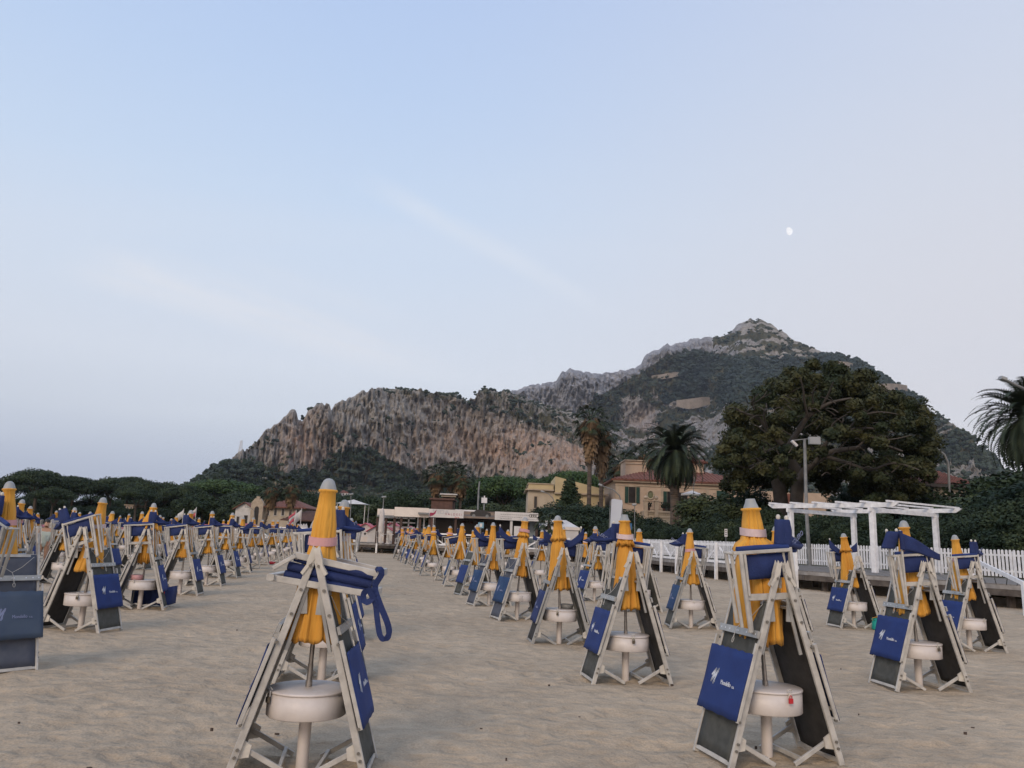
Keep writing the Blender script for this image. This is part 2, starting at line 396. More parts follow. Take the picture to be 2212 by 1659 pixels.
def profB(px, t):
    r = piece(t, [0, .3, .6, .85, 1, 1.25], [0, .35, .65, .9, 1, 1.4]); h = piece(t, [0, .3, .6, .85, 1, 1.25], [0, .27, .6, .88, 1, .8])
    r2 = piece(t, [0, .3, .55, .9, 1, 1.25], [0, .45, .86, .95, 1, 1.4]); h2 = piece(t, [0, .3, .55, .9, 1, 1.25], [0, .3, .62, .94, 1, .8])
    w = np.clip(1 - (px - 1520) / 60, 0, 1)
    w2 = np.clip((px - 1960) / 60, 0, 1); w = np.maximum(w, w2 * .6)
    return r * (1 - w) + r2 * w, h * (1 - w) + h2 * w, np.clip(w * .8 + .35, 0, 1) * np.clip((t - .2) * 6, 0, 1)
def gauss(px, py, cx, cy, sx, sy): return np.exp(-((px - cx) / sx) ** 2 - ((py - cy) / sy) ** 2)

rockm = bpy.data.materials.new("limestone_slope"); rockm.use_nodes = True
def build_rock(m):
    nt = m.node_tree; N = nt.nodes; L = nt.links; b = N["Principled BSDF"]; b.inputs["Roughness"].default_value = .95; b.inputs["Specular IOR Level"].default_value = .1
    tc = N.new("ShaderNodeTexCoord")
    def noi(s, d, st=(1, 1, 1)):
        mp = N.new("ShaderNodeMapping"); mp.inputs["Scale"].default_value = st; L.new(tc.outputs["Object"], mp.inputs[0])
        n = N.new("ShaderNodeTexNoise"); n.inputs["Scale"].default_value = s; n.inputs["Detail"].default_value = d; n.inputs["Roughness"].default_value = .62; L.new(mp.outputs[0], n.inputs["Vector"]); return n
    def mr(src, a, c, lo=0, hi=1):
        r = N.new("ShaderNodeMapRange"); r.inputs[1].default_value = a; r.inputs[2].default_value = c; r.inputs[3].default_value = lo; r.inputs[4].default_value = hi
        L.new(src, r.inputs[0]); return r.outputs[0]
    def mix(f, a, c):
        x = N.new("ShaderNodeMix"); x.data_type = 'RGBA'
        for i, s in ((6, a), (7, c)):
            if isinstance(s, tuple): x.inputs[i].default_value = (*s, 1)
            else: L.new(s, x.inputs[i])
        L.new(f, x.inputs[0]); return x.outputs[2]
    big = noi(.018, 5); fine = noi(.10, 9, (1, 1, .8)); crack = noi(.12, 9, (1, 1, .85))
    c = mix(mr(big.outputs[0], .35, .65), (.35, .335, .30), (.44, .41, .36))
    c = mix(mr(fine.outputs[0], .38, .62), c, (.22, .208, .192))
    at = N.new("ShaderNodeAttribute"); at.attribute_name = "masks"; sp = N.new("ShaderNodeSeparateColor"); L.new(at.outputs["Color"], sp.inputs[0])
    # red: warm limestone stains plus light painted on the left buttress, green: plant cover, blue: cool grey rock
    ma = N.new("ShaderNodeMath"); ma.operation = 'MULTIPLY'; L.new(sp.outputs[0], ma.inputs[0]); L.new(mr(noi(.05, 6, (1, 1, .4)).outputs[0], .35, .6, .3, 1), ma.inputs[1])
    c = mix(ma.outputs[0], c, (.52, .36, .26))
    c = mix(sp.outputs[2], c, mix(mr(fine.outputs[0], .4, .6), (.38, .39, .42), (.21, .22, .245)))
    c = mix(mr(crack.outputs[0], .54, .64, 0, .5), c, (.08, .076, .07))
    vn = noi(.06, 6); vs = N.new("ShaderNodeMath"); vs.operation = 'ADD'; L.new(sp.outputs[1], vs.inputs[0]); L.new(vn.outputs[0], vs.inputs[1])
    g = mix(mr(noi(.03, 4).outputs[0], .4, .6), (.045, .05, .030), (.10, .092, .05))
    c = mix(mr(vs.outputs[0], .98, 1.12), c, g)
    L.new(c, b.inputs["Base Color"])
    bp = N.new("ShaderNodeBump"); bp.inputs["Strength"].default_value = 1; bp.inputs["Distance"].default_value = 7; L.new(fine.outputs[0], bp.inputs["Height"])
    bp2 = N.new("ShaderNodeBump"); bp2.inputs["Strength"].default_value = .8; bp2.inputs["Distance"].default_value = 4; L.new(crack.outputs[0], bp2.inputs["Height"]); L.new(bp.outputs[0], bp2.inputs["Normal"])
    L.new(bp2.outputs[0], b.inputs["Normal"])
build_rock(rockm)

def paint(o, a, b_, c):
    me = o.data; ca = me.color_attributes.new("masks", 'FLOAT_COLOR', 'POINT')
    d = np.stack([a, b_, c, np.ones_like(a)], -1).astype(np.float32).ravel(); ca.data.foreach_set("color", d)

XA, YA, ZA, PXA, TA, PRA = layer("cliff", CL, ([(380, 330), (700, 340), (1200, 420), (1600, 520)], [(380, 620), (560, 760), (700, 830), (1100, 980), (1600, 1050)]), profA, 11, 900, 340, 30, 46, .011)
cliffo, cv, cf = grid_object("cliff_hill", XA, YA, ZA, rockm)
qx, qy = projn(XA, YA, ZA)
crA = np.interp(qx, [p[0] for p in CL], [p[1] for p in CL])
dep = qy - crA                                      # pixels under the crest
nzA = fbm(XA / 30, YA / 30 + ZA / 30, 4, 77)
warm = 1.0 * gauss(qx, qy, 655, 965, 55, 60) + 1.2 * gauss(qx, qy, 1150, 985, 75, 40) + .8 * gauss(qx, qy, 1240, 990, 40, 30) + .3 * gauss(qx, qy, 1090, 960, 200, 40) + .35 * gauss(qx, qy, 1000, 960, 150, 60) + .5 * gauss(qx, qy, 800, 990, 60, 30) + .06  # first term paints warm light on the left-facing buttress; the rest tints rock
warm = np.clip(warm * (.55 + .9 * nzA), 0, 1)
base_line = np.interp(qx, [380, 480, 560, 620, 700, 720, 780, 860, 900, 1000, 1100, 1250, 1300, 1400], [1000, 996, 1002, 1020, 1018, 985, 965, 1000, 1022, 1030, 1034, 1040, 1030, 1000])
vegA = np.clip((qy - base_line) / 14 + .5, 0, 1) * 1.0
up_line = np.interp(qx, [380, 830, 1000, 1100, 1160, 1200, 1250, 1290, 1400], [0, 848, 872, 905, 930, 945, 965, 990, 1050])
vegA = np.maximum(vegA, np.clip((up_line - qy) / 10 + .3, 0, .55) * (qx > 800))
vegA = np.maximum(vegA, .9 * gauss(qx, qy, 765, 985, 45, 28)); vegA = np.maximum(vegA, .42 * (nzA > .57))
vegA = np.maximum(vegA, np.clip((qx - 1290) / 40, 0, .6))
paint(cliffo, warm.ravel(), vegA.ravel(), np.zeros(XA.size))
tag(cliffo, "near limestone cliff, stained rock, pink light painted on its buttress, scrub at its foot", kind='structure')

XB, YB, ZB, PXB, TB, PRB = layer("peak", BK, ([(1000, 900), (1400, 760), (1700, 640), (2300, 560)], [(1000, 1350), (1250, 1450), (1500, 1650), (1630, 1750), (1800, 1600), (2000, 1300), (2260, 1000)]), profB, 23, 900, 340, 44, 62, .010)
peako, pv, pf = grid_object("peak_hill", XB, YB, ZB, rockm)
qx, qy = projn(XB, YB, ZB); nzB = fbm(XB / 45, YB / 45 + ZB / 45, 4, 177); crB = np.interp(qx, [p[0] for p in BK], [p[1] for p in BK])
cool = np.clip(1.3 - np.abs(qx - 1330) / 260, 0, 1) * np.clip((np.interp(qx, [1100, 1250, 1300, 1400, 1500, 1560], [880, 900, 870, 800, 770, 765]) - qy) / 20 + .4, 0, 1) + .35 * (qx < 1600)
cool = np.clip(cool, 0, 1)
rockline = np.interp(qx, [1000, 1100, 1240, 1300, 1390, 1440, 1500, 1560, 1640, 1720, 1760, 1800, 1900, 1990, 2120], [880, 875, 885, 850, 800, 765, 757, 762, 775, 765, 768, 760, 790, 870, 940])
vegB = np.clip((qy - rockline) / 12 + .4, 0, 1) * np.where(nzB > .44, 1.0, .45)
vegB = np.where((qx > 1540) & (qy < rockline), .40 + .3 * (nzB > .5), vegB)
forest = (np.clip((qy - rockline) / 8, 0, 1) * np.clip((875 - qy + (qx - 1500) * .02) / 20, 0, 1) * np.clip((qx - 1420) / 25, 0, 1))
vegB = np.clip(np.maximum(vegB, forest), 0, 1)
vegB = vegB * (1 - .8 * gauss(qx, qy, 1390, 900, 40, 40)) * (1 - .6 * gauss(qx, qy, 1540, 930, 40, 30))
paint(peako, (.15 * nzB + .5 * gauss(qx, qy, 1390, 930, 60, 50)).ravel(), vegB.ravel(), cool.ravel())
tag(peako, "high rocky peak with forested slopes rising behind the cliff", kind='structure')

dg = None
bvhA = BVHTree.FromPolygons([tuple(x) for x in cv.tolist()], [tuple(x) for x in cf.tolist()])
bvhB = BVHTree.FromPolygons([tuple(x) for x in pv.tolist()], [tuple(x) for x in pf.tolist()])
def hit(x, y):
    u, dy, dz = ray(x, y); d = Vector((u, dy, dz)).normalized(); o = Vector((0, 0, EYE))
    best = None
    for b in (bvhA, bvhB):
        p, n, i, ds = b.ray_cast(o, d)
        if p is not None and (best is None or ds < best[1]): best = (p, ds)
    return best[0] if best else None
def down(x, y):
    best = None
    for b in (bvhA, bvhB):
        p, n, i, ds = b.ray_cast(Vector((x, y, 2000)), Vector((0, 0, -1)))
        if p is not None and (best is None or p.z > best): best = p.z
    return best if best is not None else DZ

# scrub and woods of the slopes: clumps set on the surfaces by the plant cover
def ico():
    bm = bmesh.new(); bmesh.ops.create_icosphere(bm, subdivisions=1, radius=1); bm.verts.ensure_lookup_table()
    v = np.array([x.co[:] for x in bm.verts]); f = np.array([[q.index for q in x.verts] for x in bm.faces]); bm.free(); return v, f
ICV, ICF = ico()
def clumps(name, pos, rad, m, label, seed, flat=.75):
    g = np.random.default_rng(seed); n = len(pos); K = len(ICV)
    # each clump is a handful of lumps so that the outline stays uneven
    k = 4; P = np.repeat(pos, k, 0); Rr = np.repeat(rad, k)
    off = g.normal(0, .55, (n * k, 3)) * Rr[:, None]; off[:, 2] *= .45; P = P + off; Rr = Rr * g.uniform(.35, .75, n * k)
    V = ICV[None] * (1 + g.uniform(-.38, .38, (n * k, K, 1))); V = V * Rr[:, None, None] * np.array([1, 1, flat]) + P[:, None]
    F = ICF[None] + (np.arange(n * k) * K)[:, None, None]
    o = np_object(name, V.reshape(-1, 3), F.reshape(-1, 3), m, False)
    return tag(o, label, kind='stuff')
g = np.random.default_rng(5)
def pick(X, Y, Z, dens, n):
    w = dens.ravel().clip(0, None).copy(); r = np.hypot(X, Y).ravel(); w = w / w.sum()
    i = g.choice(len(w), n, p=w, replace=True)
    p = np.stack([X.ravel()[i], Y.ravel()[i], Z.ravel()[i]], -1) + g.normal(0, 2.0, (n, 3)) * np.array([1, 1, 0.2])
    return p, r[i]
visA = ((TA < 1.02) & (TA > .02)).astype(float)
dA = visA * np.clip(vegA - .27, 0, 1) * (TA > .16)
p, r = pick(XA, YA, ZA, dA, 2700); clumps("scrub", p, g.uniform(1.4, 4.6, len(p)), 'scrub', "dark scrub bushes dotted over the near cliff", 31)
visB = ((TB < 1.01) & (TB > .1)).astype(float)
p, r = pick(XB, YB, ZB, visB * np.clip(vegB - .38, 0, 1), 5200); clumps("slope_scrub", p, g.uniform(2.4, 6.5, len(p)), 'scrub', "bushes covering the slopes under the peak", 32)
p, r = pick(XB, YB, ZB, visB * forest * (fbm(XB/60, YB/60, 3, 5) > .38), 5200); clumps("mountain_forest", p, g.uniform(4, 8.5, len(p)), 'scrub2', "dark forest on the mountain side", 33)
# ------------------------------------------------------------------ foliage
def leafquads(cen, rad, n, size, seed, shell=.55, elong=1.6):
    """n leaf-sized faces round every clump centre"""
    g = np.random.default_rng(seed); m = len(cen) * n
    P = np.repeat(np.asarray(cen, float), n, 0); Rr = np.repeat(np.asarray(rad, float), n, 0)
    d = g.normal(size=(m, 3)); d /= np.linalg.norm(d, axis=1)[:, None]
    q = shell + (1 - shell) * g.random(m) ** .6
    q *= g.uniform(.85, 1.18, m)
    P = P + d * Rr * q[:, None]
    nrm = d + g.normal(0, .55, (m, 3)); nrm /= np.linalg.norm(nrm, axis=1)[:, None]
    t = np.cross(nrm, g.normal(size=(m, 3))); t /= np.linalg.norm(t, axis=1)[:, None]; b = np.cross(nrm, t)
    s = size * g.uniform(.55, 1.35, m)[:, None]
    a, c = t * s * elong * .5, b * s * .5
    V = np.stack([P - a, P - c * .9, P + a, P + c * .9], 1).reshape(-1, 3)
    return V, np.arange(m * 4).reshape(-1, 4)
def limbs(mb, p, d, L, r, depth, rr, ends, spread=.6, n=6):
    pts = [p]; cur = Vector(p); dd = Vector(d).normalized()
    for i in range(3):
        dd = (dd + Vector((rr.uniform(-.18, .18), rr.uniform(-.18, .18), rr.uniform(-.05, .12)))).normalized()
        cur = cur + dd * L / 3; pts.append(cur.copy())
    mb.tube(pts, [r, r * .85, r * .72, r * .6], n, caps=False)
    if depth == 0: ends.append(cur); return
    for k in range(rr.choice([2, 3])):
        a = rr.uniform(0, 2 * PI)
        nd = (dd + Vector((math.cos(a) * spread, math.sin(a) * spread, rr.uniform(-.1, .35)))).normalized()
        limbs(mb, cur, nd, L * rr.uniform(.6, .8), r * .58, depth - 1, rr, ends, spread, max(4, n - 1))
def make_tree(name, H, Wd, kind, leaf, bark, seed, nclump=18, nleaf=170, lsize=.34):
    """broad tree H tall and Wd wide; returns (trunk mesh, crown mesh)"""
    rr = random.Random(seed); mb = MB(); ends = []
    th = {'pine': .50, 'round': .22, 'bush': .06, 'cone': .1}[kind] * H
    mb.tube([(0, 0, -.6), (rr.uniform(-.1, .1), 0, th * .5), (rr.uniform(-.2, .2), rr.uniform(-.2, .2), th)], [H * .032, H * .025, H * .021], 8, caps=False)
    for k in range(4):
        a = k * 1.57 + rr.uniform(-.4, .4)
        limbs(mb, Vector((0, 0, th)), (math.cos(a) * .7, math.sin(a) * .7, .9), (H - th) * .33, H * .014, 1, rr, ends, .7, 5)
    cen = []; rad = []
    for k in range(nclump):
        a = rr.uniform(0, 2 * PI); q = math.sqrt((k + .5) / nclump)
        if kind == 'pine':
            x, y = math.cos(k * 2.4) * q * Wd * .42, math.sin(k * 2.4) * q * Wd * .42
            z = H * (.90 - .20 * q * q) + rr.uniform(-.02, .02) * H; cen.append((x, y, z)); s = Wd * rr.uniform(.15, .20); rad.append((s, s, H * rr.uniform(.07, .10)))
        elif kind == 'cone':
            h = (k + .5) / nclump; x, y = math.cos(k * 2.4) * (1 - h) * Wd * .3, math.sin(k * 2.4) * (1 - h) * Wd * .3
            cen.append((x, y, H * (.12 + .82 * h))); s = Wd * (.30 - .2 * h) * rr.uniform(.8, 1.2); rad.append((s, s, H * .10))
        else:
            z0 = {'round': .62, 'bush': .5}[kind]; hh = {'round': .32, 'bush': .42}[kind]
            e = rr.uniform(-.9, 1.0); qq = math.sqrt(1 - min(.98, e * e)) * rr.uniform(.55, 1)
            cen.append((math.cos(k * 2.4) * qq * Wd * .36, math.sin(k * 2.4) * qq * Wd * .36, H * (z0 + e * hh * .72))); s = Wd * rr.uniform(.10, .21); rad.append((s, s, min(s, H * .16) * rr.uniform(.8, 1.1)))
    V, F = leafquads(cen, rad, nleaf, lsize, seed)
    tm = mb.mesh(name + "_trunk"); tm.materials.append(MT[bark])
    co_ = np_object("crown", V, F, leaf); cm = co_.data; bpy.data.objects.remove(co_)
    return tm, cm
def put_tree(meshes, name, loc, label, cat, s=1.0, rz=0, group=None, sz=None):
    t = thing(name, label, cat, loc, rz, group); t.scale = (s, s, sz or s)
    for nm, me in zip(("trunk", "crown"), meshes):
        o = bpy.data.objects.new(nm, me); C.objects.link(o); o.parent = t
    return t

# leafy wood at the foot of the cliff, one mass far off
def foot_wood():
    g = np.random.default_rng(9); cen = []; rad = []
    rr = random.Random(3); 
    n = 0
    while n < 620:
        x = rr.uniform(405, 1560); 
        yb = np.interp(x, [380, 480, 560, 620, 700, 720, 780, 860, 900, 1000, 1100, 1250, 1300, 1560], [1003, 998, 1004, 1020, 1018, 985, 968, 1002, 1022, 1030, 1034, 1040, 1020, 990])
        y = yb + (1112 - yb) * rr.random() ** 1.1
        p = hit(x, y)
        if p is None or p.y < 150: 
            n += 1; continue
        s = rr.uniform(2.2, 4.6); n += 1
        for k in range(3):
            cen.append((p.x + rr.uniform(-s, s) * .7, p.y + rr.uniform(-s, s), p.z + s * rr.uniform(.3, 1.0))); q = s * rr.uniform(.5, .85); rad.append((q, q, q * .75))
    V, F = leafquads(cen, rad, 90, .85, 5, .7, 1.4)
    return tag(np_object("hillside_wood", V, F, 'oak'), "dense dark wood covering the foot of the cliff", kind='stuff')
foot_wood()

PINES = [make_tree("pine%d" % i, 13, 12.5, 'pine', 'pine', 'trunkb', 50 + i, 26, 480, .26) for i in range(3)]
PINEG = make_tree("pineg", 12, 13, 'pine', 'pineg', 'trunkb', 60, 26, 480, .26)
ROUND = [make_tree("oak%d" % i, 8, 7.5, 'round', 'oak', 'trunkb', 70 + i, 26, 420, .22) for i in range(2)]
OLIVE = make_tree("olive", 6, 6, 'round', 'olive', 'trunk', 80, 24, 420, .17)
CONE = make_tree("cone", 9, 5, 'cone', 'oak', 'trunkb', 83, 22, 420, .19)
BUSH = [make_tree("bush%d" % i, 4.2, 4.6, 'bush', 'oleander', 'trunkb', 90 + i, 30, 560, .105) for i in range(3)]
BUSHG = make_tree("bushg", 3.6, 4.4, 'bush', 'olive', 'trunk', 97, 30, 560, .10)
def ground_at(x, y, Y, z=DZ): return Vector((aty(x, y, Y).x, Y, z))
def tree_px(meshes, H0, name, x, ytop, Y, label, cat, group=None, sxy=1.0, base=DZ):
    p = aty(x, ytop, Y); s = (p.z - base) / H0
    return put_tree(meshes, name, (p.x, Y, base), label, cat, s * sxy, rnd.uniform(0, 6.28), group, s)
pine_list = [(-60, 1040, 185), (-10, 1036, 175), (35, 1034, 190), (88, 1010, 172), (128, 1034, 185), (165, 1026, 176), (205, 1036, 190), (245, 1030, 180), (283, 1027, 188), (322, 1036, 176), (362, 1040, 184), (400, 1046, 172), (120, 1050, 150), (300, 1050, 155)]
names = ["behind the nearest parasol at the edge of the beach", "at the very end of the pine row on the open side", "beside the tallest pine of the row", "tallest of the row, its crown rising above the others"]
for i, (x, y, Y) in enumerate(pine_list):
    lab = "tall umbrella pine with its domed crown rising highest above the beach row" if i == 3 else "dark umbrella pine in the row of pines bordering the beach"
    tree_px(PINES[i % 3], 13, "umbrella_pine", x, y, Y, lab, "tree", None if i == 3 else "umbrella pines bordering the beach", 1.15)
for i in range(26):
    x = -80 + i * 21; tree_px(ROUND[i % 2], 8, "broadleaf_tree", x, rnd.uniform(1066, 1084), rnd.uniform(185, 225), "dark broadleaf tree filling the shade under the beach pines", "tree", "dark trees among the beach pines", 1.5)
tree_px(PINEG, 12, "umbrella_pine", 490, 1034, 200, "broad umbrella pine standing just where the wooded hill begins", "tree", None, 1.6)
tree_px(PINES[1], 13, "umbrella_pine", 560, 1048, 210, "umbrella pine behind the red roofed houses", "tree", None, 1.3)
tree_px(PINEG, 12, "umbrella_pine", 1092, 1024, 150, "bright green domed pine behind the bar, nearer the cliff side of the pair", "tree", None, 1.15)
tree_px(PINEG, 12, "umbrella_pine", 1165, 1030, 158, "bright green domed pine right beside the yellow house", "tree", None, 1.15)
tree_px(PINEG, 12, "umbrella_pine", 1240, 1012, 150, "bright green pine rising behind the roof of the yellow house", "tree", None, .9)
tree_px(ROUND[0], 8, "broadleaf_tree", 872, 1054, 120, "big rounded leafy tree standing behind the beach bar roof", "tree", None, 1.05)
tree_px(CONE, 9, "conical_tree", 1232, 1033, 82, "dark pointed evergreen in front of the pale yellow house", "tree", None, 1.3)
tree_px(OLIVE, 6, "olive_tree", 1080, 1080, 78, "light green bushy tree right behind the car banner", "tree", None, 1.25)
def depth_px(x, a, b):
    if 485 < x < 700: a, b = 175, 235
    elif 900 < x < 1015: a, b = 135, 230
    elif x > 1110: a, b = 112, 200
    return rnd.uniform(a, b)
for i in range(54):
    x = 420 + i * 17.5 + rnd.uniform(-8, 8); k = i % 4
    if k == 3: tree_px(OLIVE, 6, "olive_tree", x, rnd.uniform(1078, 1098), depth_px(x, 95, 150), "greyish green tree in the belt behind the beach bar", "tree", "grey green trees behind the bar", 1.4)
    else: tree_px(ROUND[k % 2], 8, "broadleaf_tree", x, rnd.uniform(1056, 1092), depth_px(x, 105, 230), "dark leafy tree in the belt behind the beach bar", "tree", "leafy trees behind the bar", 1.25)

for i in range(34):
    tree_px(BUSH[i % 3], 4.2, 'undergrowth_bush', -90 + i * 17, rnd.uniform(1088, 1100), rnd.uniform(172, 182), 'dark bush filling the gap under the beach pines', 'bush', 'bushes under the beach pines', 2.2)
# oleander hedge behind the picket fence
for i in range(44):
    f_ = i / 43; row = i % 2
    x = 1320 + 960 * f_; Y = np.interp(x, [1320, 1500, 1700, 1900, 2100, 2280], [66, 60, 50, 44, 38, 33]) + row * 4
    top = np.interp(x, [1320, 1400, 1460, 1560, 1700, 1900, 2050, 2150, 2280], [1132, 1138, 1146, 1112, 1116, 1122, 1108, 1092, 1070]) - row * (14 if x > 1560 else 2) + rnd.uniform(-16, 12)
    tree_px(BUSHG if i % 5 == 2 else BUSH[i % 3], 4.2, "oleander_bush", x, top, Y, "dark green oleander bush in the hedge along the picket fence", "bush", "oleander bushes behind the picket fence", 1.25)
for x, top, Y, m_, H0, lab in [(1545, 1062, 68, BUSHG, 3.6, "tall loose shrub standing before the shuttered door of the villa"), (1590, 1078, 64, BUSHG, 3.6, "feathery shrub between the villa corner and the fig tree"), (1412, 1112, 72, BUSH[1], 4.2, "reddish dark shrub by the villa terrace wall"), (2120, 1062, 46, BUSHG, 3.6, "light feathery shrub under the red roof"), (2190, 1040, 44, ROUND[0], 8, "dark tree at the far end of the hedge beneath the palm"), (2140, 1030, 60, ROUND[1], 8, "round dark tree beside the red roof"), (2240, 1010, 50, ROUND[1], 8, "dense dark tree behind the large palm"), (1330, 1088, 70, BUSH[0], 4.2, "dark shrub under the white sail banner"), (1210, 1080, 74, BUSH[2], 4.2, "dense shrub before the yellow house"), (1260, 1082, 76, BUSH[0], 4.2, "dark shrub under the two tall palms"), (1300, 1085, 78, BUSH[1], 4.2, "shrub at the foot of the tall palms")]:
    tree_px(m_, H0, "shrub", x, top, Y, lab, "shrub", None, 1.5)

# great fig tree
def fig():
    root = thing("fig_tree", "enormous spreading fig tree with grey forked trunks and dark crown", "tree", (aty(1715, 1130, 60).x, 60, DZ))
    o = root.location; mb = MB()
    def L(pts, r0, r1, Y0=56, Y1=55, n=8):
        k = len(pts); P = [aty(x, y, Y0 + (Y1 - Y0) * i / (k - 1)) - o for i, (x, y) in enumerate(pts)]
        Q = []
        for i in range(k - 1):
            for s in (0, .33, .66):
                a = P[max(i - 1, 0)]; b = P[i]; c = P[i + 1]; d = P[min(i + 2, k - 1)]; t = s
                Q.append(.5 * ((2 * b) + (c - a) * t + (2 * a - 5 * b + 4 * c - d) * t * t + (3 * b - a - 3 * c + d) * t ** 3))
        Q.append(P[-1]); m_ = len(Q)
        mb.tube(Q, [r0 + (r1 - r0) * i / (m_ - 1) for i in range(m_)], n, caps=False)
    L([(1688, 1240), (1690, 1130), (1684, 1060), (1678, 1030), (1690, 1000)], .62, .40, 60, 58, 10)
    L([(1722, 1240), (1720, 1130), (1722, 1060), (1728, 1030), (1705, 990), (1703, 960)], .55, .36, 59, 57, 10)
    L([(1726, 1036), (1745, 1010), (1780, 985), (1800, 975), (1850, 968), (1900, 960), (1950, 975)], .34, .07, 57, 54)
    L([(1780, 985), (1830, 1000), (1880, 1015), (1930, 1000), (1985, 1015)], .16, .05, 56, 53)
    L([(1704, 965), (1725, 930), (1745, 900), (1775, 880), (1800, 868), (1840, 860)], .26, .07, 56, 54)
    L([(1745, 900), (1738, 870), (1735, 840), (1728, 815)], .12, .04, 55, 53)
    L([(1775, 880), (1790, 850), (1800, 825)], .10, .04, 55, 53)
    L([(1760, 890), (1755, 855), (1765, 830)], .08, .03, 55, 53)
    L([(1690, 960), (1660, 930), (1640, 905), (1615, 895), (1590, 885)], .2, .05, 56, 54)
    L([(1660, 930), (1650, 900), (1655, 880)], .09, .04, 55, 53); L([(1640, 905), (1625, 870), (1640, 850)], .08, .03, 55, 53)
    L([(1690, 1005), (1650, 1000), (1610, 1010), (1575, 1000)], .18, .05, 57, 54)
    L([(1640, 1000), (1620, 975), (1600, 965)], .08, .03, 56, 54)
    L([(1760, 1000), (1790, 950), (1830, 930), (1880, 925), (1930, 935)], .16, .05, 56, 53)
    L([(1830, 930), (1860, 900), (1900, 890), (1940, 895)], .10, .03, 55, 53); L([(1790, 950), (1800, 915), (1830, 895)], .10, .03, 55, 53)
    L([(1850, 968), (1880, 945), (1920, 950), (1970, 940)], .09, .03, 54, 52.6)
    rr = random.Random(12)
    for k in range(110):
        x = rr.uniform(1600, 1930); y = rr.uniform(850 + abs(1760 - 1760), 1030); a = rr.uniform(0, 6.28); l = rr.uniform(16, 42)
        L([(x, y), (x + l * .5 * math.cos(a), y - l * .3), (x + l * math.cos(a), y - l * .35 + rr.uniform(-12, 8))], .05, .018, rr.uniform(53, 55), rr.uniform(52, 54), 4)
    mb.build("trunk", 'figbark', root)
    poly = [(1545,1030),(1548,985),(1565,950),(1578,905),(1592,880),(1625,872),(1645,838),(1700,826),(1706,800),(1760,786),(1830,790),(1866,802),(1890,822),(1903,850),(1945,855),(1985,885),(2002,920),(2030,955),(2022,1000),(2012,1045),(1960,1082),(1880,1088),(1840,1060),(1800,1066),(1750,1030),(1690,1045),(1640,1050),(1570,1050)]
    def inside(x, y):
        c = False; j = len(poly) - 1
        for i in range(len(poly)):
            xi, yi = poly[i]; xj, yj = poly[j]
            if (yi > y) != (yj > y) and x < (xj - xi) * (y - yi) / (yj - yi) + xi: c = not c
            j = i
        return c
    cen = []; rad = []
    while len(cen) < 365:
        x = rr.uniform(1540, 2035); y = rr.uniform(785, 1090)
        if not inside(x, y): continue
        e = math.sqrt(max(0, 1 - ((x - 1790) / 260) ** 2 - ((y - 950) / 190) ** 2) + .05)
        if len(cen) < 290: Y = 60 + rr.uniform(-.3, 1) * 7 * e
        else: Y = 57.5 - rr.uniform(.4, 1) * 5.5 * e
        cen.append(aty(x, y, Y) - o); s = rr.uniform(.55, 1.15) if len(cen) < 290 else rr.uniform(.4, .7); rad.append((s, s, s * .8))
    V, F = leafquads([tuple(c) for c in cen], rad, 380, .17, 6, .45, 1.8)
    np_object("crown", V, F, 'fig', parent=root)
fig()
# dark tree under the eastern side of the fig crown
for x, y, Y, lab in [(1860, 1040, 70, "dark leafy tree whose trunk shows beneath the fig crown"), (1930, 1030, 72, "dark leafy tree under the far side of the fig crown"), (1990, 1050, 66, "dark leafy tree below the end of the fig crown"), (1620, 1050, 66, "dark leafy tree beneath the villa side of the fig crown")]:
    tree_px(ROUND[0], 8, "broadleaf_tree", x, y, Y, lab, "tree", None, 1.1)

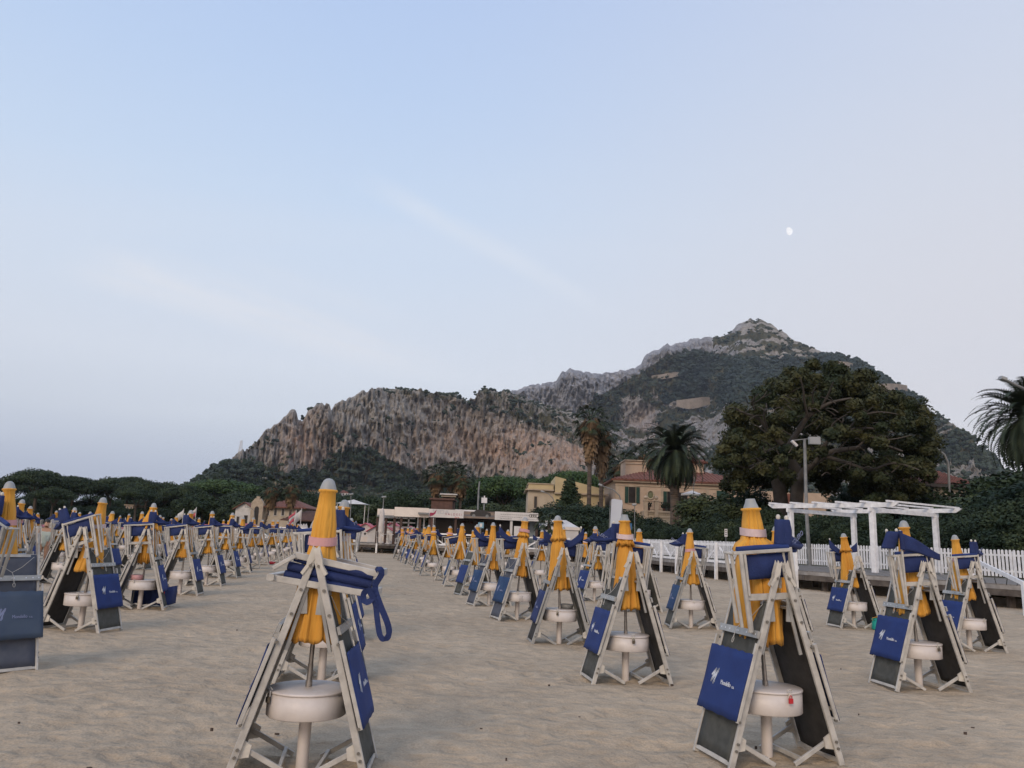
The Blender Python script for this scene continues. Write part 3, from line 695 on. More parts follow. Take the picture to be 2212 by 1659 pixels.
# palms
def palm(name, x, ytop, ybase, Y, kind, label, L=3.2, nf=64, seed=1, rtrunk=.38, base=DZ, drop=0.0, skirt=0.0, lean=0.0):
    top = aty(x, ytop, Y); 
    root = thing(name, label, "palm", (top.x, Y, base)); rr = random.Random(seed)
    H = top.z - base - (L * .55 if kind == 'date' else L * .42)
    mb = MB(); mb.tube([(lean * -1, 0, -.3), (lean * -.4, 0, H * .4), (0, 0, H)], [rtrunk * 1.1, rtrunk * .85, rtrunk], 12)
    for k in range(26 if kind == 'date' else 10):
        z = H * (.55 + .45 * k / 26) if kind == 'date' else H * (.1 + .8 * k / 10)
        mb.lathe([(z, rtrunk * .9), (z + .05, rtrunk * 1.08), (z + .10, rtrunk * .9)], 12, (lean * -(1 - z / H) * .6, 0))
    mb.build("trunk", 'palmtrunk', root)
    def fronds(n, lo, hi, Lf, seed2, droopk):
        V = []; Fc = []; r2 = random.Random(seed2)
        for i in range(n):
            az = i * 2.39996 + r2.uniform(-.2, .2); el = lo + (hi - lo) * ((i + .5) / n) + r2.uniform(-.1, .1); ll = Lf * r2.uniform(.85, 1.1)
            pos = Vector((math.cos(az) * rtrunk * .4, math.sin(az) * rtrunk * .4, H)); e = el; ns = 22 if kind == 'date' else 7
            side = Vector((-math.sin(az), math.cos(az), 0)); prev = None
            for s in range(ns):
                d = Vector((math.cos(az) * math.cos(e), math.sin(az) * math.cos(e), math.sin(e)))
                step = ll / ns; nxt = pos + d * step; e -= droopk * (.4 + s / ns) / ns * 2
                nup = side.cross(d).normalized(); w = .035
                b0 = len(V); V += [pos - side * w, pos + side * w, nxt + side * w, nxt - side * w]; Fc.append((b0, b0 + 1, b0 + 2, b0 + 3))
                if kind == 'date':
                    t = s / ns; fl = Lf * .15 * math.sin(PI * min(1, t * .85 + .12)) + .05
                    for sg in (-1, 1):
                        tip = pos + (side * sg * .8 + d * .75 - nup * .28 + Vector((0, 0, -.25))).normalized() * fl * r2.uniform(.8, 1.15)
                        b0 = len(V); V += [pos, pos + d * step * .95, tip]; Fc.append((b0, b0 + 1, b0 + 2, b0 + 2))
                pos = nxt
            if kind != 'date':
                # fan blade
                for q in range(-6, 7):
                    a = q * .2; dirv = (d * math.cos(a) + side * math.sin(a) + Vector((0, 0, -.25 * abs(a)))).normalized(); tip = pos + dirv * Lf * .55; w2 = side.lerp(d, abs(a) / 2).normalized() * .06
                    b0 = len(V); m_ = pos.lerp(tip, .5); V += [pos, m_ - w2, tip + Vector((0, 0, -.2)), m_ + w2]; Fc.append((b0, b0 + 1, b0 + 2, b0 + 3))
        return V, Fc
    V, Fc = fronds(nf, -.7 if kind == 'date' else -.4, 1.45, L if kind == 'date' else L * .5, seed + 5, .95 if kind == 'date' else .5)
    m1 = MB(); m1.add(V, [tuple(dict.fromkeys(f)) for f in Fc]); m1.build("crown", 'frond', root)
    if kind == 'date':
        V, Fc = fronds(int(nf * .6), -1.35, -.8, L * .85, seed + 9, .3)
        m1 = MB(); m1.add(V, [tuple(dict.fromkeys(f)) for f in Fc]); m1.build("hanging_fronds", leaf_dull, root)
    if skirt:
        V = []; Fc = []; r2 = random.Random(seed + 3)
        for i in range(420):
            az = r2.uniform(0, 6.28); t = r2.random(); z = H - t * skirt; rr_ = (.35 + .75 * (1 - t) + r2.uniform(-.2, .25)) * L * .38
            p = Vector((math.cos(az) * rr_ * .5, math.sin(az) * rr_ * .5, z + .5)); q = Vector((math.cos(az) * rr_, math.sin(az) * rr_, z - r2.uniform(.3, .9))); sd = Vector((-math.sin(az), math.cos(az), 0)) * r2.uniform(.05, .16)
            b0 = len(V); V += [p - sd * .4, p + sd * .4, q + sd, q - sd]; Fc.append((b0, b0 + 1, b0 + 2, b0 + 3))
        m1 = MB(); m1.add(V, Fc); m1.build("dead_skirt", 'dead', root)
    return root
leaf_dull = 'frond'
palm("date_palm", 1457, 926, 1110, 75, 'date', "full crowned date palm in front of the peach villa", 4.1, 130, 2, .48)
palm("date_palm", 2222, 836, 1180, 38, 'date', "large date palm at the end of the picket fence under a lamp arm", 3.0, 170, 4, .42)
palm("fan_palm", 1276, 886, 1100, 85, 'fan', "tall slim fan palm with a long skirt of dead leaves, nearer the bar", 3.2, 44, 5, .27, skirt=4.0)
palm("fan_palm", 1301, 915, 1100, 88, 'fan', "tall slim fan palm with brown skirt, beside the villa wall", 3.1, 44, 6, .27, skirt=4.4)
palm("fan_palm", 590, 1040, 1110, 128, 'fan', "thin fan palm leaning before the red roofed house", 3.4, 50, 7, .25, skirt=2.6, lean=1.3)
palm("fan_palm", 634, 1034, 1110, 128, 'fan', "straight thin fan palm at the end of the red roofed house", 3.4, 50, 8, .25, skirt=2.8)
for i, (x, y, Y, lab) in enumerate([(945, 1008, 120, "brown skirted fan palm by the brick house, nearest the big round tree"), (978, 1000, 124, "tallest fan palm in the group over the small red brick house"), (998, 1012, 118, "fan palm of the group closest to the lamp pole"), (1345, 985, 100, "small fan palm peeping over the villa roof terrace"), (1392, 968, 104, "fan palm behind the villa tower")]):
    palm("fan_palm", x, y, 1110, Y, 'fan', lab, 3.4, 54, 20 + i, .25, skirt=2.6)
palm("young_palm", 1187, 1110, 1150, 56, 'fan', "small potted palm beside the white tent", 1.6, 26, 33, .10)
# ------------------------------------------------------------------ deck, railings, picket fence
def along(path, step, start=0.0):
    out = []; d0 = start
    acc = 0.0
    for (x0, y0), (x1, y1) in zip(path, path[1:]):
        L = math.hypot(x1 - x0, y1 - y0)
        while d0 <= acc + L:
            t = (d0 - acc) / L; out.append((x0 + (x1 - x0) * t, y0 + (y1 - y0) * t, (x1 - x0) / L, (y1 - y0) / L)); d0 += step
        acc += L
    return out
def deck():
    t = thing("boardwalk", "weathered timber boardwalk raised on posts along the back of the beach", "boardwalk", (12, 31, 0)); o = Vector((12, 31, 0))
    P = DECK_F + DECK_B[::-1]
    # boards laid as strips across the walk
    mb = MB()
    for (f0, f1), (b0, b1) in zip(zip(DECK_F, DECK_F[1:]), zip(DECK_B, DECK_B[1:])):
        L = math.hypot(f1[0] - f0[0], f1[1] - f0[1]); n = max(2, int(L / .30))
        for i in range(n):
            a, b = i / n + .0008, (i + 1) / n - .002
            q = [(f0[0] + (f1[0] - f0[0]) * a, f0[1] + (f1[1] - f0[1]) * a), (f0[0] + (f1[0] - f0[0]) * b, f0[1] + (f1[1] - f0[1]) * b), (b0[0] + (b1[0] - b0[0]) * b, b0[1] + (b1[1] - b0[1]) * b), (b0[0] + (b1[0] - b0[0]) * a, b0[1] + (b1[1] - b0[1]) * a)]
            mb.poly([(x - o.x, y - o.y) for x, y in q], DZ - .035 + (i % 3) * .002, DZ + (i % 3) * .002)
    mb.build("planks", 'deck', t)
    mb = MB(); mw = MB()
    for (x0, y0), (x1, y1) in zip(DECK_F, DECK_F[1:]):
        mb.bar((x0 - o.x, y0 - o.y + .08, DZ - .26), (x1 - o.x, y1 - o.y + .08, DZ - .26), .2, .12, (0, 0, 1))
        mw.bar((x0 - o.x, y0 - o.y, DZ - .09), (x1 - o.x, y1 - o.y, DZ - .09), .13, .05, (0, 0, 1))
    mb.build("joist", 'oldwood', t); mw.build("edge_board", mat("pale_edge_board", (.34, .33, .32), .8, (.22, .21, .20), 3, .5), t)
    mb = MB()
    for x, y, dx, dy in along(DECK_F, 1.7, .9): mb.box((x - o.x - .09 - dy * .25, y - o.y - .02 + .35, -.2), (x - o.x + .09 - dy * .25, y - o.y + .16 + .35, DZ - .17))
    for x, y, dx, dy in along(DECK_F, 2.6, .3):
        nx, ny = -dy, dx
        if ny < 0: nx, ny = -nx, -ny
        mb.box((x - o.x - .1 + 2.2 * abs(dy) * 1, y - o.y + 1.2, -.2), (x - o.x + .1 + 2.2 * abs(dy), y - o.y + 1.4, DZ - .17))
    mb.build("support_posts", 'oldwood', t)["kind"] = "stuff"
deck()
def railing(path, label, step=2.3, start=0.0, deckz=DZ):
    st = along(path, step, start); o = Vector((st[0][0], st[0][1], 0)); t = thing("deck_railing", label, "railing", o)
    for i, (x, y, dx, dy) in enumerate(st):
        m = MB(); n = Vector((dy, -dx, 0)); p = Vector((x, y, 0)) + n * .12 * (1 if n.y < 0 else -1) - o
        m.bar(p + Vector((0, 0, -.1)), p + Vector((0, 0, deckz + 1.0)), .13, .13, (dx, dy, 0)); m.build("post", 'wwood', t)
    mt = MB(); md = MB()
    for (a, b) in zip(st, st[1:]):
        pa = Vector((a[0], a[1], 0)) - o; pb = Vector((b[0], b[1], 0)) - o
        for z in (deckz + .92, deckz + .10): mt.bar(pa + Vector((0, 0, z)), pb + Vector((0, 0, z)), .11, .04, (0, 0, 1))
        mid = (pa + pb) * .5
        md.bar(pa + Vector((0, 0, deckz + .86)), mid + Vector((0, 0, deckz + .16)), .085, .035, (0, 0, 1)); md.bar(pb + Vector((0, 0, deckz + .86)), mid + Vector((0, 0, deckz + .16)), .085, .035, (0, 0, 1))
        md.bar(mid + Vector((0, 0, deckz + .16)), mid + Vector((0, 0, deckz + .02)), .085, .035)
    mt.build("rail", 'wwood', t); md.build("brace", 'wwood', t)
    return t
railing([(7.2, 58.5), (9.2, 44), (12.0, 31.4)], "white wooden railing with crossed braces on the boardwalk edge before the picket fence", 2.25)
railing([(-23, 65.8), (-10.3, 62.6)], "white wooden railing with crossed braces in front of the pink roofed huts", 2.3)
railing([(-10.2, 62.6), (6.9, 58.6)], "white wooden railing with crossed braces in front of the beach bar", 2.2)
# short sloping handrail at the near end of the boardwalk
t = thing("ramp_handrail", "white sloping ramp handrail at the near end of the boardwalk", "handrail", (14.0, 28.0, 0))
m = MB(); o = Vector((14.0, 28.0, 0))
a = saty(2368, 1362, 26.0) - o; b = saty(2500, 1425, 22.5) - o
m.bar(a, b, .12, .05, (0, 0, 1)); m.build("rail", 'wwood', t)
m = MB(); m.bar(Vector((a.x, a.y, -.1)), Vector((a.x, a.y, a.z + .06)), .12, .12, (1, 0, 0)); m.build("post", 'wwood', t)
m = MB(); m.bar(Vector((b.x, b.y, -.1)), Vector((b.x, b.y, b.z + .06)), .12, .12, (1, 0, 0)); m.build("post", 'wwood', t)

def picket():
    path = DECK_B[2:]
    o = Vector((10.4, 59, DZ)); t = thing("picket_fence", "long white picket fence with rounded slats in front of the dark hedge", "fence", o)
    m = MB(); r = random.Random(2)
    for i, (x, y, dx, dy) in enumerate(along(path, .165)):
        h = 1.14 + r.uniform(-.015, .015); w = .05
        prof = [(-w, .06), (w, .06), (w, h - .05), (w * .7, h - .015), (0, h), (-w * .7, h - .015), (-w, h - .05)]
        M = Matrix(((dx, -dy, 0, x - o.x), (dy, dx, 0, y - o.y), (0, 0, 1, 0), (0, 0, 0, 1))) @ Matrix.Rotation(PI / 2, 4, 'X') @ Matrix.Rotation(r.uniform(-.012, .012), 4, 'Z')
        m.poly(prof, -.012, .012, M)
    m.build("slats", 'wwood', t)
    for z in (.28, .92):
        m = MB()
        for (x0, y0), (x1, y1) in zip(path, path[1:]): m.bar((x0 - o.x + .04, y0 - o.y, z), (x1 - o.x + .04, y1 - o.y, z), .08, .035, (0, 0, 1))
        m.build("rail", 'wwood', t)
    for x, y, dx, dy in along(path, 3.3):
        m = MB(); m.box((x - o.x + .05, y - o.y - .05, -.3), (x - o.x + .15, y - o.y + .05, 1.08)); m.build("post", 'wwood', t)
picket()

def pergola():
    P0 = Vector((15.5, 33.0, DZ)); d = Vector((-.54, .84, 0)).normalized(); p = Vector((.84, .54, 0)).normalized()
    t = thing("pergola", "open white timber pergola standing on the boardwalk before the fence", "pergola", P0)
    a, b, H = 4.1, 4.9, 2.52
    for i in (0, a):
        for j in (0, b):
            m = MB(); q = d * i + p * j; m.bar(q, q + Vector((0, 0, H)), .21, .21, d, .1); m.build("post", 'wwood', t)
    for i in (0, a):
        m = MB(); q = d * (i) ; m.bar(q - p * .25 + Vector((0, 0, H + .09)), q + p * (b + .25) + Vector((0, 0, H + .09)), .18, .09, (0, 0, 1)); m.build("crossbeam", 'wwood', t)
    for j in (0, b):
        q = p * j; s = q - d * 1.25; e = q + d * (a + 1.25); Z = Vector((0, 0, H + .28))
        m = MB(); x = p * .05
        pr = [(0, .1), (.12, .0), (.28, -.09), ((e - s).length - .28, -.09), ((e - s).length - .12, .0), ((e - s).length, .1)]
        vs = [s + d * u + Z + Vector((0, 0, w)) + x * k for k in (-1, 1) for u, w in pr]
        m.add(vs, [tuple(range(6)), tuple(range(6, 12))[::-1]] + [(i, 6 + i, 6 + (i + 1) % 6, (i + 1) % 6) for i in range(6)]); m.build("long_beam", 'wwood', t)
    for k in range(6):
        u = -.9 + k * (a + 1.8) / 5; m = MB(); q = d * u; m.bar(q - p * .35 + Vector((0, 0, H + .42)), q + p * (b + .35) + Vector((0, 0, H + .42)), .075, .11, (0, 0, 1)); m.build("rafter", 'wwood', t)
pergola()

# ------------------------------------------------------------------ houses
def window(parent, x0, x1, z0, z1, y, shut=None, frame='stone', closed=False, pane='glassd', fw=.08):
    """a window in a wall that faces the sea; y is the wall face"""
    m = MB(); 
    m.box((x0 - fw, y - .06, z1 - .002), (x1 + fw, y + .02, z1 + fw)); m.box((x0 - fw - .05, y - .12, z0 - fw), (x1 + fw + .05, y + .02, z0)); m.box((x0 - fw, y - .05, z0), (x0, y + .02, z1 - .003)); m.box((x1, y - .05, z0), (x1 + fw, y + .02, z1 - .003))
    f = m.build("window", frame, parent)
    m = MB(); m.box((x0 + .001, y - .02, z0 + .001), (x1 - .001, y + .01, z1 - .004)); m.build("pane", pane, f)
    if shut:
        w = (x1 - x0) * .5
        for s in (-1, 1):
            m = MB()
            if closed: a, b = ((x0, x0 + w - .01) if s < 0 else (x1 - w + .01, x1)); yy = y - .09
            else: a, b = ((x0 - w - .05, x0 - .05) if s < 0 else (x1 + .05, x1 + w + .05)); yy = y - .13
            m.box((a, yy, z0 + .01), (b, yy + .045, z1 - .01))
            n = 9
            for k in range(n): zz = z0 + .06 + (z1 - z0 - .14) * k / n; m.box((a + .05, yy - .018, zz), (b - .05, yy - .001, zz + (z1 - z0) / n * .55))
            m.build("shutter", 'shut', f)
    return f
def hiproof(parent, x0, x1, y0, y1, z, h, m='tiles', over=.5, ridge=.35, name="roof"):
    a, b, c, e = x0 - over, x1 + over, y0 - over, y1 + over; L = b - a; W = e - c; i = min(L, W) * ridge
    mb = MB(); vs = [(a, c, z), (b, c, z), (b, e, z), (a, e, z), (a + i, (c + e) / 2, z + h), (b - i, (c + e) / 2, z + h)]
    mb.add(vs, [(0, 1, 5, 4), (1, 2, 5), (2, 3, 4, 5), (3, 0, 4), (3, 2, 1, 0)]); 
    mb.box((a + .02, c + .02, z - .18), (b - .02, e - .02, z - .004))
    # rows of tiles as ribs on the front slope
    n = int(L / .42)
    for k in range(1, n):
        u = k / n; x = a + L * u; top = Vector((min(max(x, a + i), b - i), (c + e) / 2, z + h)); zt = 1 if a + i <= x <= b - i else (x - a) / i if x < a + i else (b - x) / i
        p = Vector((x, c, z + .03)); q = Vector((x, c + (W / 2) * zt, z + h * zt + .03)); mb.bar(p, q, .14, .07, (1, 0, 0))
    return mb.build(name, m, parent)
def bx(parent, name, m, lo, hi):
    mb = MB(); mb.box(lo, hi); return mb.build(name, m, parent)

def villa():
    Y = 88.0; L = aty(1330, 1060, Y); Rr = aty(1640, 1060, Y); base = DZ; zt = aty(1400, 1037, Y).z
    t = thing("villa", "peach coloured seaside villa with green shutters and terracotta roof", "villa", (L.x, Y, base)); o = Vector((L.x, Y, base)); W = Rr.x - L.x; H = zt - base
    m = MB(); m.box((0, 0, -.5), (W, 11, H)); m.build("wall", 'peach', t)
    def X(x, y=1070): return aty(x, y, Y).x - o.x
    def Z(y, x=1450): return aty(x, y, Y).z - o.z
    # cornice and pilasters
    bx(t, "cornice", 'stone', (-.35, -.35, H - .32), (W + .3, -.002, H - .05)); bx(t, "string_course", 'stone', (-.08, -.08, H - .75), (W + .05, -.003, H - .62))
    for x in (1331, 1428, 1525, 1615): bx(t, "pilaster", 'stone', (X(x) - .02, -.055, 0), (X(x) + .34, -.004, H - .76))
    hiproof(t, -.1, W + .1, 0, 11, H, 1.65, 'tiles', .45, .45)
    for x0, x1, y0, y1, cl in ((1358, 1373, 1055, 1090, False), (1441, 1456, 1062, 1106, False), (1548, 1569, 1056, 1100, True)):
        window(t, X(x0), X(x1), Z(y1), Z(y0), 0, True, 'stone', cl)
    bx(t, "door", 'glassd', (X(1467), -.03, Z(1112)), (X(1485), .02, Z(1063)))
    for x in (1366, 1556):   # stucco garlands over windows
        m = MB(); zc = Z(1045); xc = X(x)
        m.tube([(xc - .75, -.06, zc + .22), (xc - .5, -.08, zc - .02), (xc, -.1, zc + .12), (xc + .5, -.08, zc - .02), (xc + .75, -.06, zc + .22)], .07, 6); m.lathe([(zc - .1, .02), (zc + .1, .16), (zc + .3, .02)], 10, (xc, -.05)); m.build("garland", 'stone', t)
    for x in (1405, 1518):
        m = MB(); zc = Z(1071); xc = X(x)
        m.tube([(xc + .40 * math.cos(a * PI / 8), -.07, zc + .48 * math.sin(a * PI / 8)) for a in range(17)], .085, 8, False); md = m.build("medallion", 'stone', t)
        m = MB(); n = 16; m.add([(xc + .32 * math.cos(2 * PI * k / n), -.03, zc + .4 * math.sin(2 * PI * k / n)) for k in range(n)], [tuple(range(n))[::-1]]); m.box((xc - .1, -.09, zc - .22), (xc + .1, -.031, zc + .24)); m.build("crest", mat("verdigris", (.16, .17, .10), .8), md)
    # roof terrace block and rear gable
    m = MB(); a, b = X(1362), X(1410); m.box((a, 4, H), (b, 8, Z(991))); tb = m.build("attic", 'peach', t); bx(tb, "parapet", 'stone', (a - .15, 3.85, Z(991)), (b + .15, 8.15, Z(991) + .12)); bx(tb, "ledge", 'stone', (a - .08, 3.9, Z(1004) + .3), (b + .08, 3.998, Z(1004) + .42))
    m = MB(); a, b = X(1492), X(1545); zz = Z(985); m.box((a, 5, H), (b, 9, zz)); m.build("attic", 'peach', t); hiproof(t, a, b, 5, 9, zz, .8, 'tiles', .4, .4)
    m = MB(); m.lathe([(zz + .4, .16), (zz + 1.8, .16), (zz + 1.82, .2), (zz + 2.0, .2)], 10, (X(1515), 6)); m.build("flue", 'wwall', t)
    # side wing hidden by the fig
    m = MB(); m.box((W + .01, 2, -.5), (W + 9, 10, H - .6)); m.build("wing", 'peach', t)
    for k in range(3): window(t, W + 1.2 + k * 2.6, W + 2.3 + k * 2.6, 2.2, 4.2, 2, True, 'stone', True)
    m = MB(); m.box((W + 3.6, 1.94, 0), (W + 4.6, 1.998, H - .8)); m.build("brick_panel", 'tiles', t)
    # terrace
    zf = Z(1107); x0, x1 = X(1383), X(1530); yf = -3.2
    m = MB(); m.box((x0, yf, -.5), (x1, -.1, zf)); m.build("terrace", 'cream', t)
    bx(t, "terrace_cornice", 'stone', (x0 - .1, yf - .12, zf - .2), (x1 + .1, yf - .003, zf)); bx(t, "terrace_cornice", 'stone', (x0 - .05, yf - .07, zf - .75), (x1 + .05, yf - .004, zf - .62))
    m = MB()
    for k in range(34): xx = x0 + .1 + (x1 - x0 - .2) * k / 33; m.box((xx, yf - .09, zf - .42), (xx + .09, yf - .005, zf - .25))
    m.build("dentil_frieze", 'stone', t)
    for x in (1384, 1406, 1477, 1513, 1530):
        m = MB(); xx = X(x); m.box((xx - .2, yf - .2, -.5), (xx + .2, yf + .2, zf + 1.0)); m.box((xx - .27, yf - .27, zf + 1.0), (xx + .27, yf + .27, zf + 1.12)); 
        m.lathe([(zf + 1.12, .08), (zf + 1.2, .07)] + [(zf + 1.38 - .2 * math.cos(a), .02 + .2 * math.sin(a)) for a in [k * PI / 8 for k in range(9)]], 12, (xx, yf)); m.build("pillar", 'stone', t)
    m = MB()
    m.bar((x0, yf, zf + .95), (x1, yf, zf + .95), .05, .05, (0, 0, 1)); m.bar((x0, yf, zf + .1), (x1, yf, zf + .1), .04, .04, (0, 0, 1))
    n = int((x1 - x0) / .13)
    for k in range(n): xx = x0 + (x1 - x0) * k / n; m.bar((xx, yf, zf + .1), (xx, yf, zf + .95), .03, .03)
    m.build("iron_railing", 'iron', t)
    # parasol on the terrace
    q = thing("garden_parasol", "open white parasol on the terrace of the peach villa", "parasol", (o.x + X(1487), Y - 1.8, o.z + zf))
    h = Z(1060) - zf; m = MB(); n = 8
    m.lathe([(h, .02), (h - .42, 1.25), (h - .6, 1.25), (h - .6, 1.22), (h - .44, 1.2)], n, smooth=False); m.build("canopy", 'wwall', q); m = MB(); m.tube([(0, 0, 0), (0, 0, h)], .025, 6); m.build("pole", 'wwall', q)
    # potted plants on the terrace
    for k, x in enumerate((1392, 1425, 1440, 1500)):
        tt = thing("potted_plant", ["potted shrub between the first two terrace pillars", "potted shrub before the villa window on the terrace", "potted plant beside the terrace window of the villa", "potted shrub under the open parasol on the terrace"][k], "potted plant", (o.x + X(x), Y - 2.6, o.z + zf))
        m = MB(); m.lathe([(0, .0), (0, .16), (.3, .2), (.3, .0)], 10); m.build("pot", 'tiles', tt); V, Fq = leafquads([(0, 0, .6)], [(.38, .38, .34)], 160, .14, k); np_object("foliage", V, Fq, 'oleander', parent=tt)
villa()

def yellow_house():
    Y = 92.0; a = aty(1138, 1050, Y); b = aty(1308, 1050, Y); o = Vector((a.x, Y, DZ)); t = thing("yellow_house", "flat roofed pale yellow house behind the white tent", "house", o)
    def X(x): return aty(x, 1080, Y).x - o.x
    def Z(y): return aty(1220, y, Y).z - o.z
    m = MB(); m.box((X(1140), 0, -.5), (X(1195), 8, Z(1062))); m.build("wall", 'cream', t)
    bx(t, "parapet", 'yel', (X(1140) + .05, .05, Z(1062) + .16), (X(1195), 8, Z(1048))); bx(t, "cornice", 'stone', (X(1134), -.4, Z(1062)), (X(1196), 8.3, Z(1062) + .155)); bx(t, "coping", 'stone', (X(1139), -.05, Z(1048)), (X(1196), 8.1, Z(1048) + .12))
    m = MB(); m.box((X(1195) + .002, -.5, -.5), (X(1306), 9, Z(1068))); m.build("wing", 'yel', t)
    bx(t, "cornice", 'stone', (X(1196), -.9, Z(1068)), (X(1311), 9.3, Z(1068) + .16)); bx(t, "parapet", 'yel', (X(1198), -.3, Z(1068) + .161), (X(1304), 9, Z(1054)))
    m = MB(); x0, x1, z0 = X(1198), X(1304), Z(1054) + .003; m.add([(x0, -.3, z0), (x1, -.3, z0), (x0, -.3, z0 + 1.3), (x0, 9, z0), (x1, 9, z0), (x0, 9, z0 + 1.3)], [(0, 1, 2), (5, 4, 3), (0, 3, 4, 1), (1, 4, 5, 2), (0, 2, 5, 3)]); m.build("gable", 'yel', t)
    window(t, X(1154), X(1160), Z(1100), Z(1075), 0, None, 'stone'); window(t, X(1290), X(1296), Z(1100), Z(1082), -.5, None, 'stone'); window(t, X(1214), X(1222), Z(1100), Z(1082), -.5, None, 'stone')
yellow_house()

def simple_house(name, label, px0, px1, ybot, ytop, Y, wall, roof, rh=.0, wins=2, depth=8, base=None, cat="house", over=.3, lit='glassd'):
    a = aty(px0, ytop, Y); b = aty(px1, ytop, Y); zb = aty(px0, ybot, Y).z if base is None else base; zt = a.z; xm = (a.x + b.x) / 2; W = abs(b.x - a.x)
    t = thing(name, label, cat, (xm, Y, zb)); H = zt - zb
    m = MB(); m.box((-W / 2, 0, -3), (W / 2, depth, H)); m.build("wall", wall, t)
    if rh > 0: hiproof(t, -W / 2, W / 2, 0, depth, H, rh, roof, over, .42)
    else: bx(t, "roof_slab", roof, (-W / 2 - over, -over, H), (W / 2 + over, depth + over, H + .25))
    for k in range(wins):
        xc = -W / 2 + W * (k + .5) / wins; ww = min(.9, W / wins * .35); hh = min(1.7, H * .5); window(t, xc - ww / 2, xc + ww / 2, H * .35, H * .35 + hh, 0, None, 'wwall', pane=lit)
    return t
# red roofed group
Y = 150
t = simple_house("seaside_house", "long cream house with wide red hipped roof behind the beach parasols", 572, 653, 1122, 1094, Y, 'cream', 'tiles', 1.7, 5, 12, over=1.0)
m = MB(); m.box((-1.2, 5, 2.9 + 1.6), (-.5, 5.7, 2.9 + 3.0)); m.build("chimney", 'cream', t)
t = thing("stone_tower", "narrow stone tower with arched window between the white and red roofed houses", "tower", (aty(559, 1100, Y).x, Y - 1.2, DZ)); zz = aty(559, 1087, Y).z - DZ
m = MB(); m.box((-1.15, 0, -1), (1.15, 6, zz)); m.add([(-1.15, 0, zz), (1.15, 0, zz), (.5, 0, zz + .9), (-.5, 0, zz + .9), (-1.15, .8, zz), (1.15, .8, zz), (.5, .8, zz + .9), (-.5, .8, zz + .9)], [(0, 1, 2, 3), (7, 6, 5, 4), (1, 5, 6, 2), (0, 3, 7, 4), (3, 2, 6, 7)]); m.box((-.3, .1, zz + .91), (.3, .6, zz + 1.25)); m.build("wall", 'stone', t)
m = MB(); n = 10; pr = [(-.42, 1.4), (.42, 1.4), (.42, zz - 1.1)] + [(.42 * math.cos(a * PI / n), zz - 1.1 + .45 * math.sin(a * PI / n)) for a in range(1, n)] + [(-.42, zz - 1.1)]
m.poly(pr, -.02, .03, Matrix.Rotation(PI / 2, 4, 'X')); m.build("window", 'glassd', t)
t = thing("white_house", "small white gabled house on the end of the red roofed row", "house", (aty(528, 1100, Y).x, Y, DZ)); H = aty(528, 1098, Y).z - DZ; g_ = aty(528, 1086, Y).z - DZ
m = MB(); m.box((-1.7, 0, -1), (1.7, 8, H)); m.add([(-1.7, 0, H), (1.7, 0, H), (0, 0, g_), (-1.7, 8, H), (1.7, 8, H), (0, 8, g_)], [(0, 1, 2), (5, 4, 3), (0, 2, 5, 3), (1, 4, 5, 2)]); m.build("wall", 'wwall', t)
m = MB(); m.bar((-.05, 4, g_ + .08), (-2.2, 4, H - .3), .12, 9, (0, 0, 1)); m.bar((.05, 4, g_ + .08), (2.2, 4, H - .3), .12, 9, (0, 0, 1)); m.build("roof", 'tiles', t); window(t, .1, .8, 1.4, 3.1, 0, None, 'wwall'); window(t, -1.3, -.8, 1.4, 2.8, 0, None, 'wwall')
t = thing("pavilion", "low open pavilion with brown tiled roof beside the red roofed house", "pavilion", (aty(665, 1110, 128).x, 128, DZ)); m = MB()
for x in (-3, -1, 1, 3): m.box((x - .1, 0, 0), (x + .1, .2, 2.3)); m.box((x - .1, 5, 0), (x + .1, 5.2, 2.3))
m.build("posts", 'brownpost', t); hiproof(t, -3.4, 3.4, -.4, 5.6, 2.35, 1.6, 'tilesb', .7, .45); bx(t, "back_wall", 'glassd', (-3.2, 5.3, 0), (3.2, 5.5, 2.2))
simple_house("chapel", "small white chapel with belfry among the pines", 408, 422, 1110, 1094, 168, 'wwall', 'tiles', 1.0, 1, 6)
t = thing("belfry", "white open belfry standing on the chapel among the pines", "belfry", (aty(412, 1085, 166).x, 166, aty(412, 1094, 166).z)); m = MB()
for x in (-.45, .35): m.box((x, 0, 0), (x + .12, .4, 1.5))
m.box((-.55, -.05, 1.5), (.57, .45, 1.65)); m.lathe([(1.65, .35), (2.0, .12), (2.3, .02)], 8, (0, .2)); m.build("frame", 'wwall', t)
simple_house("pink_house", "tall pinkish house glimpsed between the beach pines", 272, 288, 1112, 1092, 176, 'peach', 'stone', 0, 2, 6)
simple_house("low_house", "low cream building under the pines near the beach", 84, 120, 1118, 1104, 190, 'cream', 'stone', 0, 3, 6)
# houses of the hillside
for i, (x0, x1, yt, yb, w, rf, rh, lab) in enumerate([
    (546, 575, 1031, 1038, 'wwall', 'wwall', 0, "long low white house high in the wood under the pale buttress"),
    (578, 622, 1040, 1053, 'cream', 'stone', 0, "wide beige building with flat roof in the hillside wood"),
    (741, 768, 1046, 1054, 'cream', 'wwall', 0, "cream flat roofed house in the hillside wood above the pink one"),
    (664, 690, 1060, 1069, 'peach', 'pinkroof', 0, "pink walled house in the hillside wood just before the tallest closed parasol"),
    (733, 752, 1064, 1073, 'wwall', 'tiles', 2.2, "small white house with red roof in the hillside wood"),
    (597, 604, 1056, 1061, 'wwall', 'wwall', 0, "tiny white house over the red roofed villa"),
    (1485, 1496, 1006, 1014, 'wwall', 'wwall', 0, "small white block behind the villa roof")]):
    p = hit((x0 + x1) / 2, yb)
    Y_ = (p.y if p else 400) - 4
    t = simple_house("hillside_house", lab, x0, x1, yb, yt, Y_, w, rf, rh, 3, 6, over=.15)
